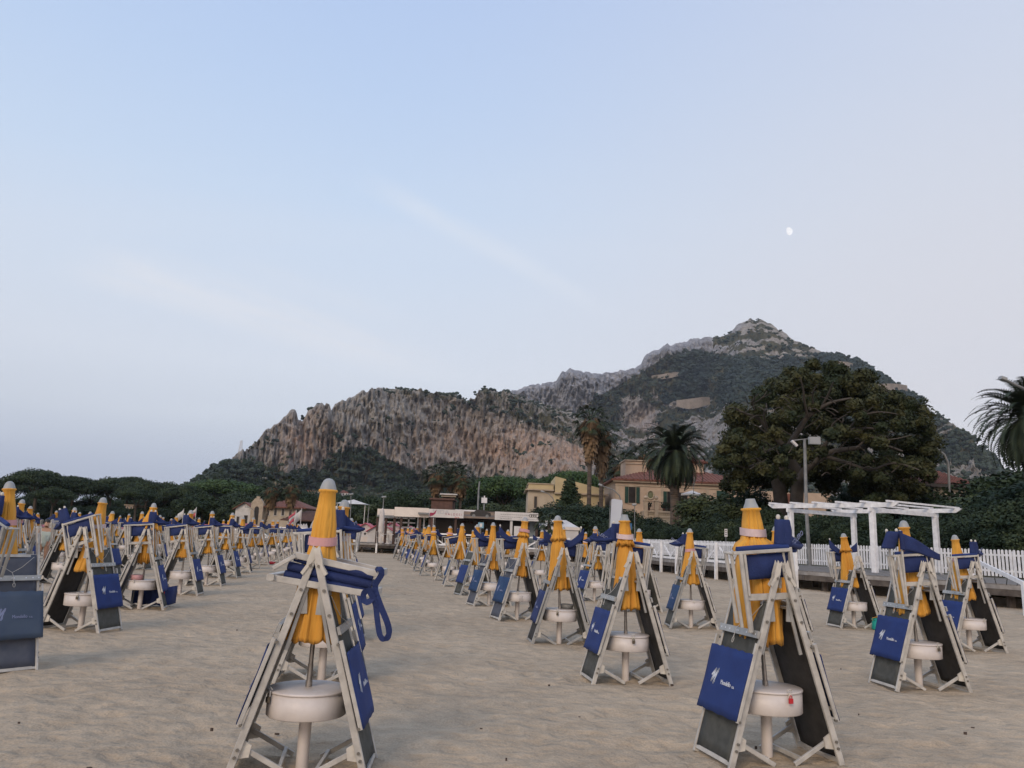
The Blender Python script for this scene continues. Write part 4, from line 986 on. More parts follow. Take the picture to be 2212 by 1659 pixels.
t = simple_house("brick_house", "small red brick house with white upper floor under the fan palms", 932, 978, 1092, 1079, 116, 'tilesb', 'tilesb', 0, 2, 6, base=DZ)
bx(t, "upper_floor", 'cream', (-.2, .5, aty(950, 1076, 116).z - DZ + .26), (2.0, 5, aty(950, 1068, 116).z - DZ)); bx(t, "roof_slab", 'wwall', (-.4, .2, aty(950, 1068, 116).z - DZ + .004), (2.2, 5.2, aty(950, 1066, 116).z - DZ + .05))
# red roofed house at the far side
Y = 66; t = thing("red_roof_house", "house with big terracotta hipped roof beyond the dark hedge", "house", (aty(2065, 1050, Y).x, Y, DZ)); a = aty(2005, 1046, Y).x - t.location.x; b = aty(2110, 1046, Y).x - t.location.x; z = aty(2065, 1047, Y).z - DZ; h = aty(2065, 1008, Y).z - DZ - z
m = MB(); m.box((a + .4, 0, -1), (b - .6, 6, z)); m.build("wall", 'cream', t)
m = MB(); vs = [(a - 2, -.6, z), (b, -.6, z), (b, 7, z), (a - 2, 7, z), (a, 3, z + h), (b - 2.1, 3, z + h)]; m.add(vs, [(0, 1, 5, 4), (1, 2, 5), (2, 3, 4, 5), (3, 0, 4), (3, 2, 1, 0)])
for k in range(26):
    u = a - 1.8 + (b - a + 1.6) * k / 25; tt = min(1, (b - u) / 2.1, (u - a + 2) / 2); m.bar((u, -.6, z + .03), (u, -.6 + 3.6 * tt, z + h * tt + .03), .1, .06, (1, 0, 0))
m.build("roof", 'tiles', t); bx(t, "ridge_cap", 'wwall', (a, 2.85, z + h + .002), (b - 2.1, 3.15, z + h + .16)); bx(t, "eave_board", 'glassd', (a - 1.9, -.55, z - .3), (b - .1, 6.9, z - .003)); window(t, b - 2.4, b - 1.6, z - 2, z - .8, 0, None, 'wwall')

# ------------------------------------------------------------------ walls and mast on the mountain
def retaining(label, pts, h_px, back=6, seed=0, name="retaining_wall"):
    P = []
    for x, y in pts:
        p = hit(x, y)
        if p is None: p = hit(x, y + 8)
        if p is None: p = hit(x, y + 20)
        P.append(p)
    ys = [p.y for p in P]; Y0 = min(ys) - 6; n = len(pts); m = MB(); o = aty(*pts[n // 2], Y0)
    bot = []; top = []; tb = []
    for i, (x, y) in enumerate(pts):
        Yk = Y0 + back * 1.6 * abs((i / (n - 1)) * 2 - 1) ** 2
        a = aty(x, y, Yk); hpx = h_px[i] if isinstance(h_px, (list, tuple)) else h_px; c = aty(x, y - hpx, Yk)
        bot.append(Vector((a.x, a.y, a.z - 5)) - o); top.append(Vector((a.x, a.y + 1.5, c.z)) - o); tb.append(Vector((a.x, a.y + 12, c.z)) - o)
    vs = bot + top + tb; fs = []
    for i in range(n - 1): fs += [(i, i + 1, n + i + 1, n + i), (n + i, n + i + 1, 2 * n + i + 1, 2 * n + i)]
    m.add(vs, fs + [(0, n, 2 * n), (n - 1, 3 * n - 1, 2 * n - 1)])
    return tag(m.build(name, mat("wall_masonry", (.27, .235, .20), .95, (.20, .175, .15), .12, .5), None, o), label, "wall")
retaining("pale stone retaining wall on the slope, the one crossed by two white streaks", [(1462, 872), (1475, 876), (1490, 878), (1505, 876), (1520, 872), (1534, 868)], [8, 13, 17, 17, 15, 10])
retaining("pale curved retaining wall highest on the green slope", [(1408, 812), (1425, 814), (1445, 812), (1460, 808), (1474, 806)], [1, 5, 7, 5, 1])
retaining("bright rounded bastion wall on the mountain skyline beside a dark tree", [(1884, 842), (1900, 846), (1925, 850), (1945, 852), (1962, 854)], [10, 17, 22, 23, 22], 10)
retaining("stone retaining wall just under the top of the fig tree skyline", [(1790, 788), (1810, 792), (1830, 796), (1845, 799)], [7, 12, 15, 14])
retaining("small pale bastion wall lower on the mountain edge", [(1968, 882), (1978, 886), (1988, 890)], [14, 18, 17])
p = hit(519, 985) or Vector((-280, 800, 100))
q = aty(519, 978, p.y); t = thing("antenna_mast", "thin lattice antenna mast on the end of the cliff", "mast", q); h = aty(519, 951, p.y).z - q.z; m = MB()
for sx in (-1, 1):
    for sy in (-1, 1): m.bar((sx * 1.5, sy * 1.5, -4), (sx * .5, sy * .5, h), .2, .2)
for k in range(7):
    z0 = h * k / 7; z1 = h * (k + 1) / 7; w0 = 1.6 - 1.1 * k / 7; w1 = 1.6 - 1.1 * (k + 1) / 7; m.bar((-w0, -w0, z0), (w1, -w1, z1), .1, .1); m.bar((w0, -w0, z0), (-w1, -w1, z1), .1, .1); m.bar((-w0, -w0, z0), (w0, -w0, z0), .14, .14)
m.build("lattice", 'wwall', t)
# ------------------------------------------------------------------ beach bar
def bar_():
    Y = 61.5; fl = DZ; xl = saty(921, 1260, Y).x; xr = saty(1316, 1260, Y).x
    o = Vector((xl, Y, fl)); t = thing("beach_bar", "white roofed timber beach bar with banners along its fascia and dark open front", "beach bar", o)
    def X(s): return saty(s, 1262, Y).x - o.x
    def Z(s, x=1100): return saty(x, s, Y).z - o.z
    def pan(name, m, s0, s1, zt, zb, y=0, d=.12, par=t): return bx(par, name, m, (X(s0), y - d, zb), (X(s1), y, zt))
    W = xr - xl
    zt = Z(1243, 950); zb = Z(1262, 950)
    pan("fascia", 'fascia', 921, 962.5, zt, zb + .12); pan("gutter", 'lampgrey', 921, 963, zb + .118, zb, -.13, .08)
    pan("fascia", 'fascia', 963, 1046.6, Z(1239, 1000), Z(1262, 1000) , -.05); 
    m = MB(); a = X(1022); m.box((a, -.5, Z(1256, 1030)), (X(1047.0), -.18, Z(1251.5, 1030))); m.build("awning_case", 'lampgrey', t)
    s = pan("sign_board", 'wwall', 1047, 1132, Z(1244, 1090), Z(1264, 1090), -.14, .05)
    zc = Z(1254, 1090); m = MB(); 
    cx = X(1057); n = 14; pr = [(cx - .22, zc + .28)] + [(cx - .22 + .52 * math.sin(k * PI / 2 / n), zc + .28 - .55 * (1 - math.cos(k * PI / 2 / n))) for k in range(n + 1)]
    pr = [(cx - .22, zc - .27)] + [(cx - .22 + .46 * math.cos(a), zc - .27 + .5 * math.sin(a)) for a in [k * PI / 2 / n for k in range(n + 1)]]
    F_ = Matrix.Translation((0, -.197, 0)) @ Matrix.Rotation(PI / 2, 4, 'X')
    m.poly([(-cx * 0 + x, y) for x, y in [(cx + .28, zc + .30), (cx + .20, zc - .02), (cx + .02, zc - .18), (cx - .24, zc - .26), (cx - .24, zc + .02), (cx + .06, zc + .02), (cx + .14, zc + .12)]], 0, .004, F_); m.build("emblem", 'maroon', s)
    m = MB(); add_text(m, "MIDA", .46, Matrix.Translation((X(1080) - .12, -.197, zc + .1)) @ Matrix.Rotation(PI / 2, 4, 'X'), 1.15); m.build("lettering", 'lightink', s)
    m = MB(); add_text(m, "V A L D E S I", .24, Matrix.Translation((X(1107), -.197, zc - .05)) @ Matrix.Rotation(PI / 2, 4, 'X')); m.build("lettering", 'maroon', s)
    m = MB(); add_text(m, "@mida", .13, Matrix.Translation((X(1116), -.197, zc - .26)) @ Matrix.Rotation(PI / 2, 4, 'X')); m.build("lettering", 'redink', s)
    # picture banner with a dark car
    s = pan("picture_banner", mat("sunset_banner", (.24, .19, .15), .6, (.16, .12, .10), 1), 1132.4, 1207.6, Z(1249.5, 1170), Z(1266, 1170), -.10, .05)
    z0 = Z(1261, 1170); xc = X(1173)
    m = MB(); m.box((X(1133), -.155, z0 - .02), (X(1207), -.1501, z0 + .12)); m.build("road", 'greyink', s)
    m = MB(); K = 1.25; pr = [(-.62, 0), (-.66, .14), (-.60, .26), (-.42, .30), (-.25, .44), (.22, .44), (.42, .30), (.62, .26), (.66, .12), (.64, 0)]
    m.poly([(xc + x * K, z0 + .02 + y * K * .9) for x, y in pr], 0, .004, Matrix.Translation((0, -.156, 0)) @ Matrix.Rotation(PI / 2, 4, 'X')); m.build("car_picture", 'iron', s)
    m = MB()
    for q in (-.42, .42):
        m.add([(xc + q * K + .13 * math.cos(2 * PI * k / 12), -.1625, z0 + .04 + .13 * math.sin(2 * PI * k / 12)) for k in range(12)], [tuple(range(12))])
    m.build("wheel_picture", 'lampgrey', s)
    # long banner
    s = pan("long_banner", 'wwall', 1208, 1315, Z(1251, 1260), Z(1271, 1260), -.14, .05); zc = Z(1261, 1260)
    m = MB(); xx = X(1303)
    for k in (-1.5, -.5, .5, 1.5):
        m.tube([(xx + k * .165 + .115 * math.cos(a * PI / 8), -.2, zc + .1 + .115 * math.sin(a * PI / 8)) for a in range(17)], .017, 5, False)
    m.build("emblem", 'iron', s)
    m = MB()
    for k, (w, zz, x0) in enumerate([(2.6, .12, 1222), (1.7, -.06, 1222), (.9, -.2, 1222), (1.4, -.2, 1280)]):
        r = random.Random(k); x = X(x0)
        e = x + w
        while x < e: l = r.uniform(.05, .16); m.box((x, -.196, zc + zz - .014), (x + l, -.1901, zc + zz + .014)); x += l + .04
    m.build("small_print", 'greyink', s)
    # roof, posts, back of the bar
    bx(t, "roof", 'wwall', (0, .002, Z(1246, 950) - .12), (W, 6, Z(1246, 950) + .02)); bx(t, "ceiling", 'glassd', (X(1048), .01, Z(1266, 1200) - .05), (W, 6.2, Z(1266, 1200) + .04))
    bx(t, "ridge", 'wwall', (X(1106), 2, Z(1247, 1150) - .1), (X(1180), 4, Z(1243, 1150)))
    for sx in (922, 943, 963.5, 980, 1026, 1049.5, 1113, 1311): 
        m = MB(); x = X(sx); m.box((x - .09, .03, 0), (x + .09, .21, Z(1264, sx) - .004)); m.build("post", 'brownpost', t)
    m = MB(); x = X(1249); m.box((x - .1, -.05, 0), (x + .1, .12, Z(1271, 1250))); m.build("post", 'wwall', t)
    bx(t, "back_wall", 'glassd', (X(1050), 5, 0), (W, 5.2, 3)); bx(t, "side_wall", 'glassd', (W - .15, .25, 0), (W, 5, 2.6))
    bx(t, "counter", 'oldwood', (X(1140), 2.2, 0), (X(1225), 2.9, 1.1))
    m = MB(); 
    for k in range(6): xx = X(1130 + k * 18); m.lathe([(2.05, .02), (2.0, .12), (1.85, .2), (1.83, .2)], 10, (xx, 1.5))
    m.build("hanging_shades", 'brownpost', t)
    for sx in (1002, 1040): pass
    for sx, w in ((1030, .12), (1015, .1), (992, .1)): bx(t, "white_frame", 'wwood', (X(sx), 1.2, 0), (X(sx) + w, 1.3, 2.3))
    bx(t, "white_frame", 'wwood', (X(930), 1.2, 2.0), (X(1010), 1.28, 2.12)); bx(t, "white_frame", 'wwood', (X(930), 1.2, 1.65), (X(1010), 1.28, 1.75)); bx(t, "white_frame", 'wwood', (X(930), 1.2, 1.3), (X(1010), 1.28, 1.38))
    bx(t, "menu_board", 'wwall', (X(1256), -.3, .3), (X(1290), -.25, Z(1285, 1270)))
    q = thing("notice_sign", "small light blue square notice standing before the bar", "sign", (o.x + X(1176), Y - 1, fl)); zz = Z(1283, 1176)
    bx(q, "post", 'lampgrey', (-.03, 0, 0), (.03, .05, zz + .2)); bx(q, "panel", mat("pale_blue_panel", (.16, .32, .42), .5), (-.22, -.03, zz - .22), (.22, -.002, zz + .22)); bx(q, "symbol", 'wwall', (-.1, -.036, zz - .12), (.1, -.0301, zz + .14))
bar_()
# bar furniture : white chairs and tables
def chair_mesh():
    m = MB(); m.box((-.22, -.22, .42), (.22, .22, .46))
    for x in (-.2, .2):
        for y in (-.2, .2): m.bar((x, y, 0), (x * .9, y * .9, .43), .035, .035)
    for k in range(5): m.box((-.2 + k * .09, .2, .46), (-.16 + k * .09, .225, .9))
    m.box((-.22, .195, .88), (.22, .23, .95)); return m
cm_ = chair_mesh(); c0 = cm_.build("cafe_chair", 'wwall'); tm_ = MB(); tm_.box((-.4, -.4, .7), (.4, .4, .74)); tm_.tube([(0, 0, 0), (0, 0, .7)], .04, 6); tm_.lathe([(0, .28), (.04, .26)], 10); t0 = tm_.build("cafe_table", 'wwall')
r = random.Random(5); first = True
for i in range(7):
    x = -9.2 + i * 2.1; y = 60.3 + r.uniform(-.2, .6) + 1.0
    tb = t0 if first else t0.copy(); 
    if not first: C.objects.link(tb)
    tb.location = (x, y, DZ + .006); tag(tb, "small white square table under the bar front", "table", "white tables at the bar")
    for k in (-1, 1):
        ch = c0 if first and k < 0 else c0.copy()
        if ch is not c0: C.objects.link(ch)
        ch.location = (x + k * .75, y + r.uniform(-.1, .1), DZ + .006); ch.rotation_euler = (0, 0, -k * PI / 2 + r.uniform(-.4, .4)); tag(ch, "white slatted chair at the bar tables behind the railing", "chair", "white chairs at the bar")
    first = False
# huts with pink roofs
def hut(sx, stop, Y, W, lab, vent=True):
    ap = saty(sx, stop, Y); base = DZ if Y < 73 else 0; t = thing("beach_hut", lab, "beach hut", (ap.x, Y, base), 0); H = ap.z - base; e = H - W * .32
    m = MB(); m.add([(-W/2, 0, 0), (W/2, 0, 0), (W/2, 0, e), (0, 0, H - .06), (-W/2, 0, e), (-W/2, 2, 0), (W/2, 2, 0), (W/2, 2, e), (0, 2, H - .06), (-W/2, 2, e)], [(0, 1, 2, 3, 4), (9, 8, 7, 6, 5), (0, 4, 9, 5), (1, 6, 7, 2), (0, 5, 6, 1)]); m.build("wall", 'wwall', t)
    m = MB()
    for s in (-1, 1): m.bar((s * .0, 1, H), (s * (W / 2 + .18), 1, e - .1), .05, 2.4, (0, 0, 1))
    m.build("roof", 'pinkroof', t)
    if vent: m = MB(); zc = e + .02; m.poly([(0, zc - .14), (.11, zc), (0, zc + .14), (-.11, zc)], 0, .01, Matrix.Translation((0, -.001, 0)) @ Matrix.Rotation(PI / 2, 4, 'X')); m.build("vent", 'glassd', t)
    m = MB(); m.box((-.35, -.02, 0), (.35, -.001, e - .25)); m.build("door", 'fascia', t)
hut(893, 1277, 68, 2.9, "white hut with pink roof behind the tall closed white parasol"); hut(931, 1276, 67.5, 2.2, "white hut with diamond vent framed by the brown bar posts"); hut(958, 1275, 70, 2.6, "white hut with pink roof seen through the bar's open side"); hut(998, 1284, 69, 2.4, "white hut with diamond vent nearest the bar entrance"); hut(876, 1280, 74, 2.6, "pink roofed hut at the end beside the open sea side"); hut(728, 1288, 78, 2.6, "white hut with pink roof behind the pair of flags"); hut(702, 1290, 84, 2.6, "white hut with reddish roof next to the upright surfboards", False)
rr = random.Random(8)
for i in range(13):
    hut(40 + i * 46, 1283 + rr.uniform(-3, 3) - (i * .2), 92 + rr.uniform(-4, 4), 2.4, "distant white beach hut behind the crowded parasols", False)
for o_ in [q for q in C.objects if q.name.startswith("beach_hut") and q.get("label") == "distant white beach hut behind the crowded parasols"]: o_["group"] = "distant huts behind the parasols"
# closed white parasols, surfboards, pedalo
def closed_white(sx, st, Y, lab, base=DZ):
    p = saty(sx, st, Y); t = thing("white_parasol", lab, "parasol", (p.x, Y, base)); H = p.z - base
    m = MB(); m.tube([(0, 0, 0), (0, 0, H * .5)], .03, 6); m.build("pole", 'wwall', t)
    m = MB(); m.lathe([(H * .3, .17), (H * .34, .2), (H * .6, .19), (H * .85, .17), (H * .93, .13), (H, .02)], 16, fn=lambda a, z, r: (r * (1 + .14 * math.cos(8 * a)), z)); m.build("canopy", mat("soft_white_canvas", (.60, .57, .55), .85, (.5, .47, .45), 3), t)
closed_white(934, 1240, 60.5, "tall closed white parasol on the deck by the pink roofed huts"); closed_white(828, 1241, 66, "closed white parasol just showing beside the nearest yellow one"); closed_white(822, 1243, 68, "second closed white parasol showing beside the nearest yellow one")
for k, (sx, st) in enumerate(((756, 1267), (748, 1278), (742, 1278), (736, 1279), (730, 1279))):
    p = saty(sx, st, 76); H = p.z + .0; m = MB()
    m.lathe([(0, .05), (H * .2, .22), (H * .5, .27), (H * .8, .2), (H * .95, .09), (H, .01)], 12, fn=lambda a, z, r: (r * (.3 + .7 * abs(math.cos(a))), z)); b_ = m.build("surfboard", 'wwall', None, (p.x, 76, 0)); b_.rotation_euler = (0, R(10) if k == 0 else 0, 0)
    tag(b_, "tall white surfboard standing on end, leaning over" if k == 0 else "short white board in the upright row by the tall surfboard", "surfboard", None if k == 0 else "short upright boards")
# flags
def flag(sx, st, sb, Y, lab, cols, base=0):
    p = saty(sx, st, Y); t = thing("flagpole", lab, "flag", (p.x, Y, base)); H = p.z - base
    m = MB(); m.tube([(0, 0, 0), (0, 0, H)], .035, 6); m.build("pole", 'wwall', t)
    n = len(cols)
    for k, c in enumerate(cols):
        m = MB(); m.sheet(lambda u, v, k=k: (Vector((-.05 - .55 * u * 1.0, .12 * math.sin(u * 5 + k), H - .1 - (v + k) / n * .9 - .55 * u)), Vector((0, 1, 0))), 6, 2, .01); m.build("cloth", c, t)
flag(737, 1241, 0, 74, "white flag drooping on its pole beside the red and white one", ['wwall']); flag(723, 1245, 0, 74, "small red and white flag drooping on its pole", ['pinkroof', 'wwall', 'pinkroof'])
flag(449, 1242, 0, 90, "small white flag on a pole near the chapel", ['wwall']); flag(480, 1238, 0, 88, "white and red flag near the chapel belfry", ['wwall', 'pinkroof'])

# white tent, blue wall, sail banner, signs
def tent():
    Y = 57; p = saty(1378, 1264, Y); a = saty(1327, 1290, Y).x; b = saty(1432, 1290, Y).x; t = thing("party_tent", "white canvas tent with ridged roof beside the beach bar", "tent", (p.x, Y + 5, DZ)); o = t.location
    zt = p.z - DZ; ze = saty(1378, 1284, Y).z - DZ; W = b - a; m = MB(); x0 = -W / 2; x1 = W / 2
    m.add([(x0, 0, ze), (x1, 0, ze), (x1, 4, ze), (x0, 4, ze), (x0 + .9, 2, zt), (x1 - .9, 2, zt)], [(0, 1, 5, 4), (1, 2, 5), (2, 3, 4, 5), (3, 0, 4)]); m.build("roof", 'wwall', t)
    m = MB(); m.box((x0 + .05, .05, 0), (x1 - .05, 3.9, ze - .02)); m.build("wall", 'wwall', t)
    m = MB(); m.box((x0 - .04, -.04, ze - .22), (x1 + .04, -.0, ze + .01)); m.build("valance", 'fascia', t)
tent()
t = thing("kiosk", "pale blue kiosk wall joining the bar and the tent", "kiosk", (saty(1336, 1290, 60).x, 62.6, DZ)); z = saty(1336, 1273, 60).z - DZ; bx(t, "wall", mat("pale_blue_render", (.36, .43, .48), .8), (-1.3, 0, 0), (1.0, 2, z)); bx(t, "roof", 'wwall', (-1.4, -.1, z), (1.1, 2.1, z + .12)); bx(t, "poster", 'navy', (-.6, -.03, .7), (-.1, -.001, 1.9))
def sail():
    Y = 50; t = thing("sail_banner", "tall white feather banner on a thin pole beside the villa hedge", "banner", (saty(1495, 1318, Y).x, Y, DZ)); o = t.location
    P = [(1493, 1219), (1500, 1218), (1519, 1221), (1520, 1229), (1509, 1319), (1488, 1314)]
    m = MB(); q = [saty(x, y, Y) - o for x, y in P]; n = len(q); m.add(q + [v + Vector((0, .02, 0)) for v in q], [tuple(range(n)), tuple(range(n, 2 * n))[::-1]] + [(i, n + i, n + (i + 1) % n, (i + 1) % n) for i in range(n)]); m.build("cloth", mat("banner_cloth", (.50, .54, .60), .7, (.44, .48, .55), .8), t)
    a = saty(1486, 1330, Y) - o; b = saty(1490, 1222, Y) - o; m = MB(); m.tube([a, b], .025, 6); m.build("pole", 'lampgrey', t); m = MB(); m.lathe([(-.02, .35), (.05, .3), (.08, .03)], 12, (a.x, 0)); m.build("foot", 'iron', t)
    m = MB(); c = (q[0] + q[5]) * .5 + Vector((.12, -.012, .2)); add_text(m, "OMBRELLONI", .16, Matrix.Translation(c) @ Matrix.Rotation(R(-84), 4, 'Y') @ Matrix.Rotation(PI / 2, 4, 'X')) if False else None
sail()
t = thing("scroll_stand", "black iron stand with two curled arms on the boardwalk", "stand", (saty(1503, 1320, 48).x, 48, DZ)); H = saty(1503, 1303, 48).z - DZ; m = MB(); m.tube([(0, 0, -.0), (0, 0, H)], .03, 6)
for s in (-1, 1): m.tube([(0, 0, H - .1), (s * .12, 0, H), (s * .26, 0, H + .02), (s * .34, 0, H - .08), (s * .27, 0, H - .16), (s * .2, 0, H - .09)], .016, 5)
m.build("scroll", 'iron', t); bx(t, "foot", 'iron', (-.15, -.15, 0), (.15, .15, .03))
t = thing("road_sign", "square blue road sign with white tree symbol on a thin post", "sign", (saty(1556, 1330, 56).x, 60, DZ)); H = saty(1556, 1286, 60).z - DZ; bx(t, "post", 'lampgrey', (-.03, 0, -.5), (.03, .05, H + .2)); bx(t, "panel", 'signblue', (-.24, -.03, H - .24), (.24, -.002, H + .24))
m = MB(); m.poly([(0, H + .17), (.1, H - .02), (.03, H - .02), (.03, H - .15), (-.03, H - .15), (-.03, H - .02), (-.1, H - .02)], 0, .004, Matrix.Translation((0, -.032, 0)) @ Matrix.Rotation(PI / 2, 4, 'X')); m.build("symbol", 'wwall', t)
t = thing("small_sign", "small white notice on a stick by the picket fence", "sign", (saty(1778, 1310, 47).x, 47.5, DZ)); H = saty(1778, 1300, 47).z - DZ; bx(t, "post", 'lampgrey', (-.015, 0, -.5), (.015, .03, H)); bx(t, "panel", 'wwall', (-.09, -.02, H - .25), (.09, -.002, H + .22))
for k in range(3): bx(t, "print", 'greyink', (-.06, -.024, H + .1 - k * .12), (.06, -.0205, H + .14 - k * .12))

# lamps and posts
def lamp(label, foot, pts, Y, r0=.09, head=None, name="street_lamp", box=None, base=DZ):
    p0 = aty(*foot, Y); t = thing(name, label, "lamp", (p0.x, Y, base)); o = t.location; P = [Vector((p0.x, Y, base)) - o - Vector((0, 0, .3))] + [aty(x, y, Y) - o for x, y in pts]
    m = MB(); m.tube(P, [r0] + [r0 * (1 - .45 * i / len(P)) for i in range(1, len(P))], 10); m.build("post", 'lampgrey', t)
    if head: 
        a, b = [aty(x, y, Y) - o for x, y in head]; m = MB(); m.bar(a, b, .16, .3, (0, 0, 1), .4); m.build("lamp_head", 'cap', t)
    return t, o
t, o = lamp("grey post carrying a square floodlight and a smaller one in front of the fig tree", (1750, 1235), [(1742, 1100), (1738, 948)], 42, .11, name="floodlight_post")
m = MB(); m.bar(aty(1715, 951, 42) - o, aty(1752, 947, 42) - o, .05, .05); m.build("crossarm", 'lampgrey', t)
q = aty(1759, 952, 41.8) - o; m = MB(); m.box((q.x - .30, q.y - .12, q.z - .2), (q.x + .30, q.y + .1, q.z + .2)); f_ = m.build("floodlight", 'cap', t); bx(f_, "glass", mat("floodlight_glass", (.30, .32, .34), .2), (q.x - .24, q.y - .13, q.z - .15), (q.x + .24, q.y - .1205, q.z + .14))
q = aty(1715, 957, 41.9) - o; m = MB(); m.bar((q.x - .12, q.y, q.z + .12), (q.x + .16, q.y, q.z - .16), .12, .2, (0, 0, 1)); m.build("floodlight", 'wwall', t)
lamp("curved street lamp beside the white sail banner", (1344, 1130), [(1344, 1090), (1338, 1070), (1325, 1058), (1308, 1052), (1297, 1048)], 66, .06, ((1300, 1049), (1293, 1046)))
lamp("curved street lamp before the pale yellow house", (1201, 1110), [(1200, 1090), (1194, 1076), (1185, 1067), (1172, 1062)], 80, .05, ((1176, 1063), (1168, 1061)))
lamp("curved street lamp in front of the red roofed house beyond the hedge", (2050, 1110), [(2050, 1040), (2048, 1000), (2040, 982), (2028, 972), (2018, 969)], 60, .10, ((2024, 970), (2014, 968)))
lamp("curved street lamp beside the white gabled house", (558, 1118), [(440, 0)] and [(549, 1112), (549, 1104), (543, 1098), (533, 1095)], 130, .06, ((535, 1095), (530, 1095)))
lamp("lamp arm slanting over the large date palm", (2260, 1120), [(2258, 900), (2240, 856), (2212, 840), (2166, 818)], 34, .09, ((2172, 820), (2160, 816)))
lamp("plain grey pole rising behind the bar roof", (1033, 1102), [(1034, 1060), (1036, 1040)], 72, .10, None, "utility_pole")
t, o = lamp("thin pole topped with a small white box above the bar banner", (1046, 1110), [(1046, 1085)], 66, .07, None, "box_pole"); q = aty(1046, 1084, 66) - o; bx(t, "box", 'wwall', (q.x - .24, q.y - .16, q.z - .1), (q.x + .24, q.y + .16, q.z + .34)); bx(t, "antenna", 'wwall', (q.x - .05, -.05, q.z + .34), (q.x + .05, .05, q.z + .5))
t, o = lamp("thin grey lamp post with twin heads behind the closed white parasol", (828, 1110), [(828, 1090), (829, 1074)], 84, .07, ((825, 1074), (834, 1073)))
lamp("thin lamp post standing in the wood above the pink hut", (759, 1110), [(758, 1090), (758, 1068)], 90, .06, ((754, 1068), (763, 1067)))
t, o = lamp("slim pole with small camera head above the tallest swagged parasol", (1372, 1130), [(1371, 1100), (1370, 1090)], 60, .04, ((1366, 1090), (1374, 1090)), "camera_pole")
lamp("thin dark pole in front of the date palm terrace", (1497, 1130), [(1497, 1080), (1500, 1030)], 70, .04, None, "flagless_pole")
t = thing("white_canopy", "small white canopy roof among the trees behind the second parasol", "canopy", (aty(758, 1090, 95).x, 95, DZ)); h = aty(758, 1082, 95).z - DZ; m = MB(); m.add([(-1.9, 0, h - .35), (1.9, 0, h - .35), (1.9, 3, h - .35), (-1.9, 3, h - .35), (0, 1.5, h + .25)], [(0, 1, 4), (1, 2, 4), (2, 3, 4), (3, 0, 4), (3, 2, 1, 0)]); m.build("roof", 'wwall', t); m = MB()
for x in (-1.7, 1.7): m.bar((x, .2, 0), (x, .2, h - .4), .08, .08); m.bar((x, 2.8, 0), (x, 2.8, h - .4), .08, .08)
m.build("posts", 'wwall', t)
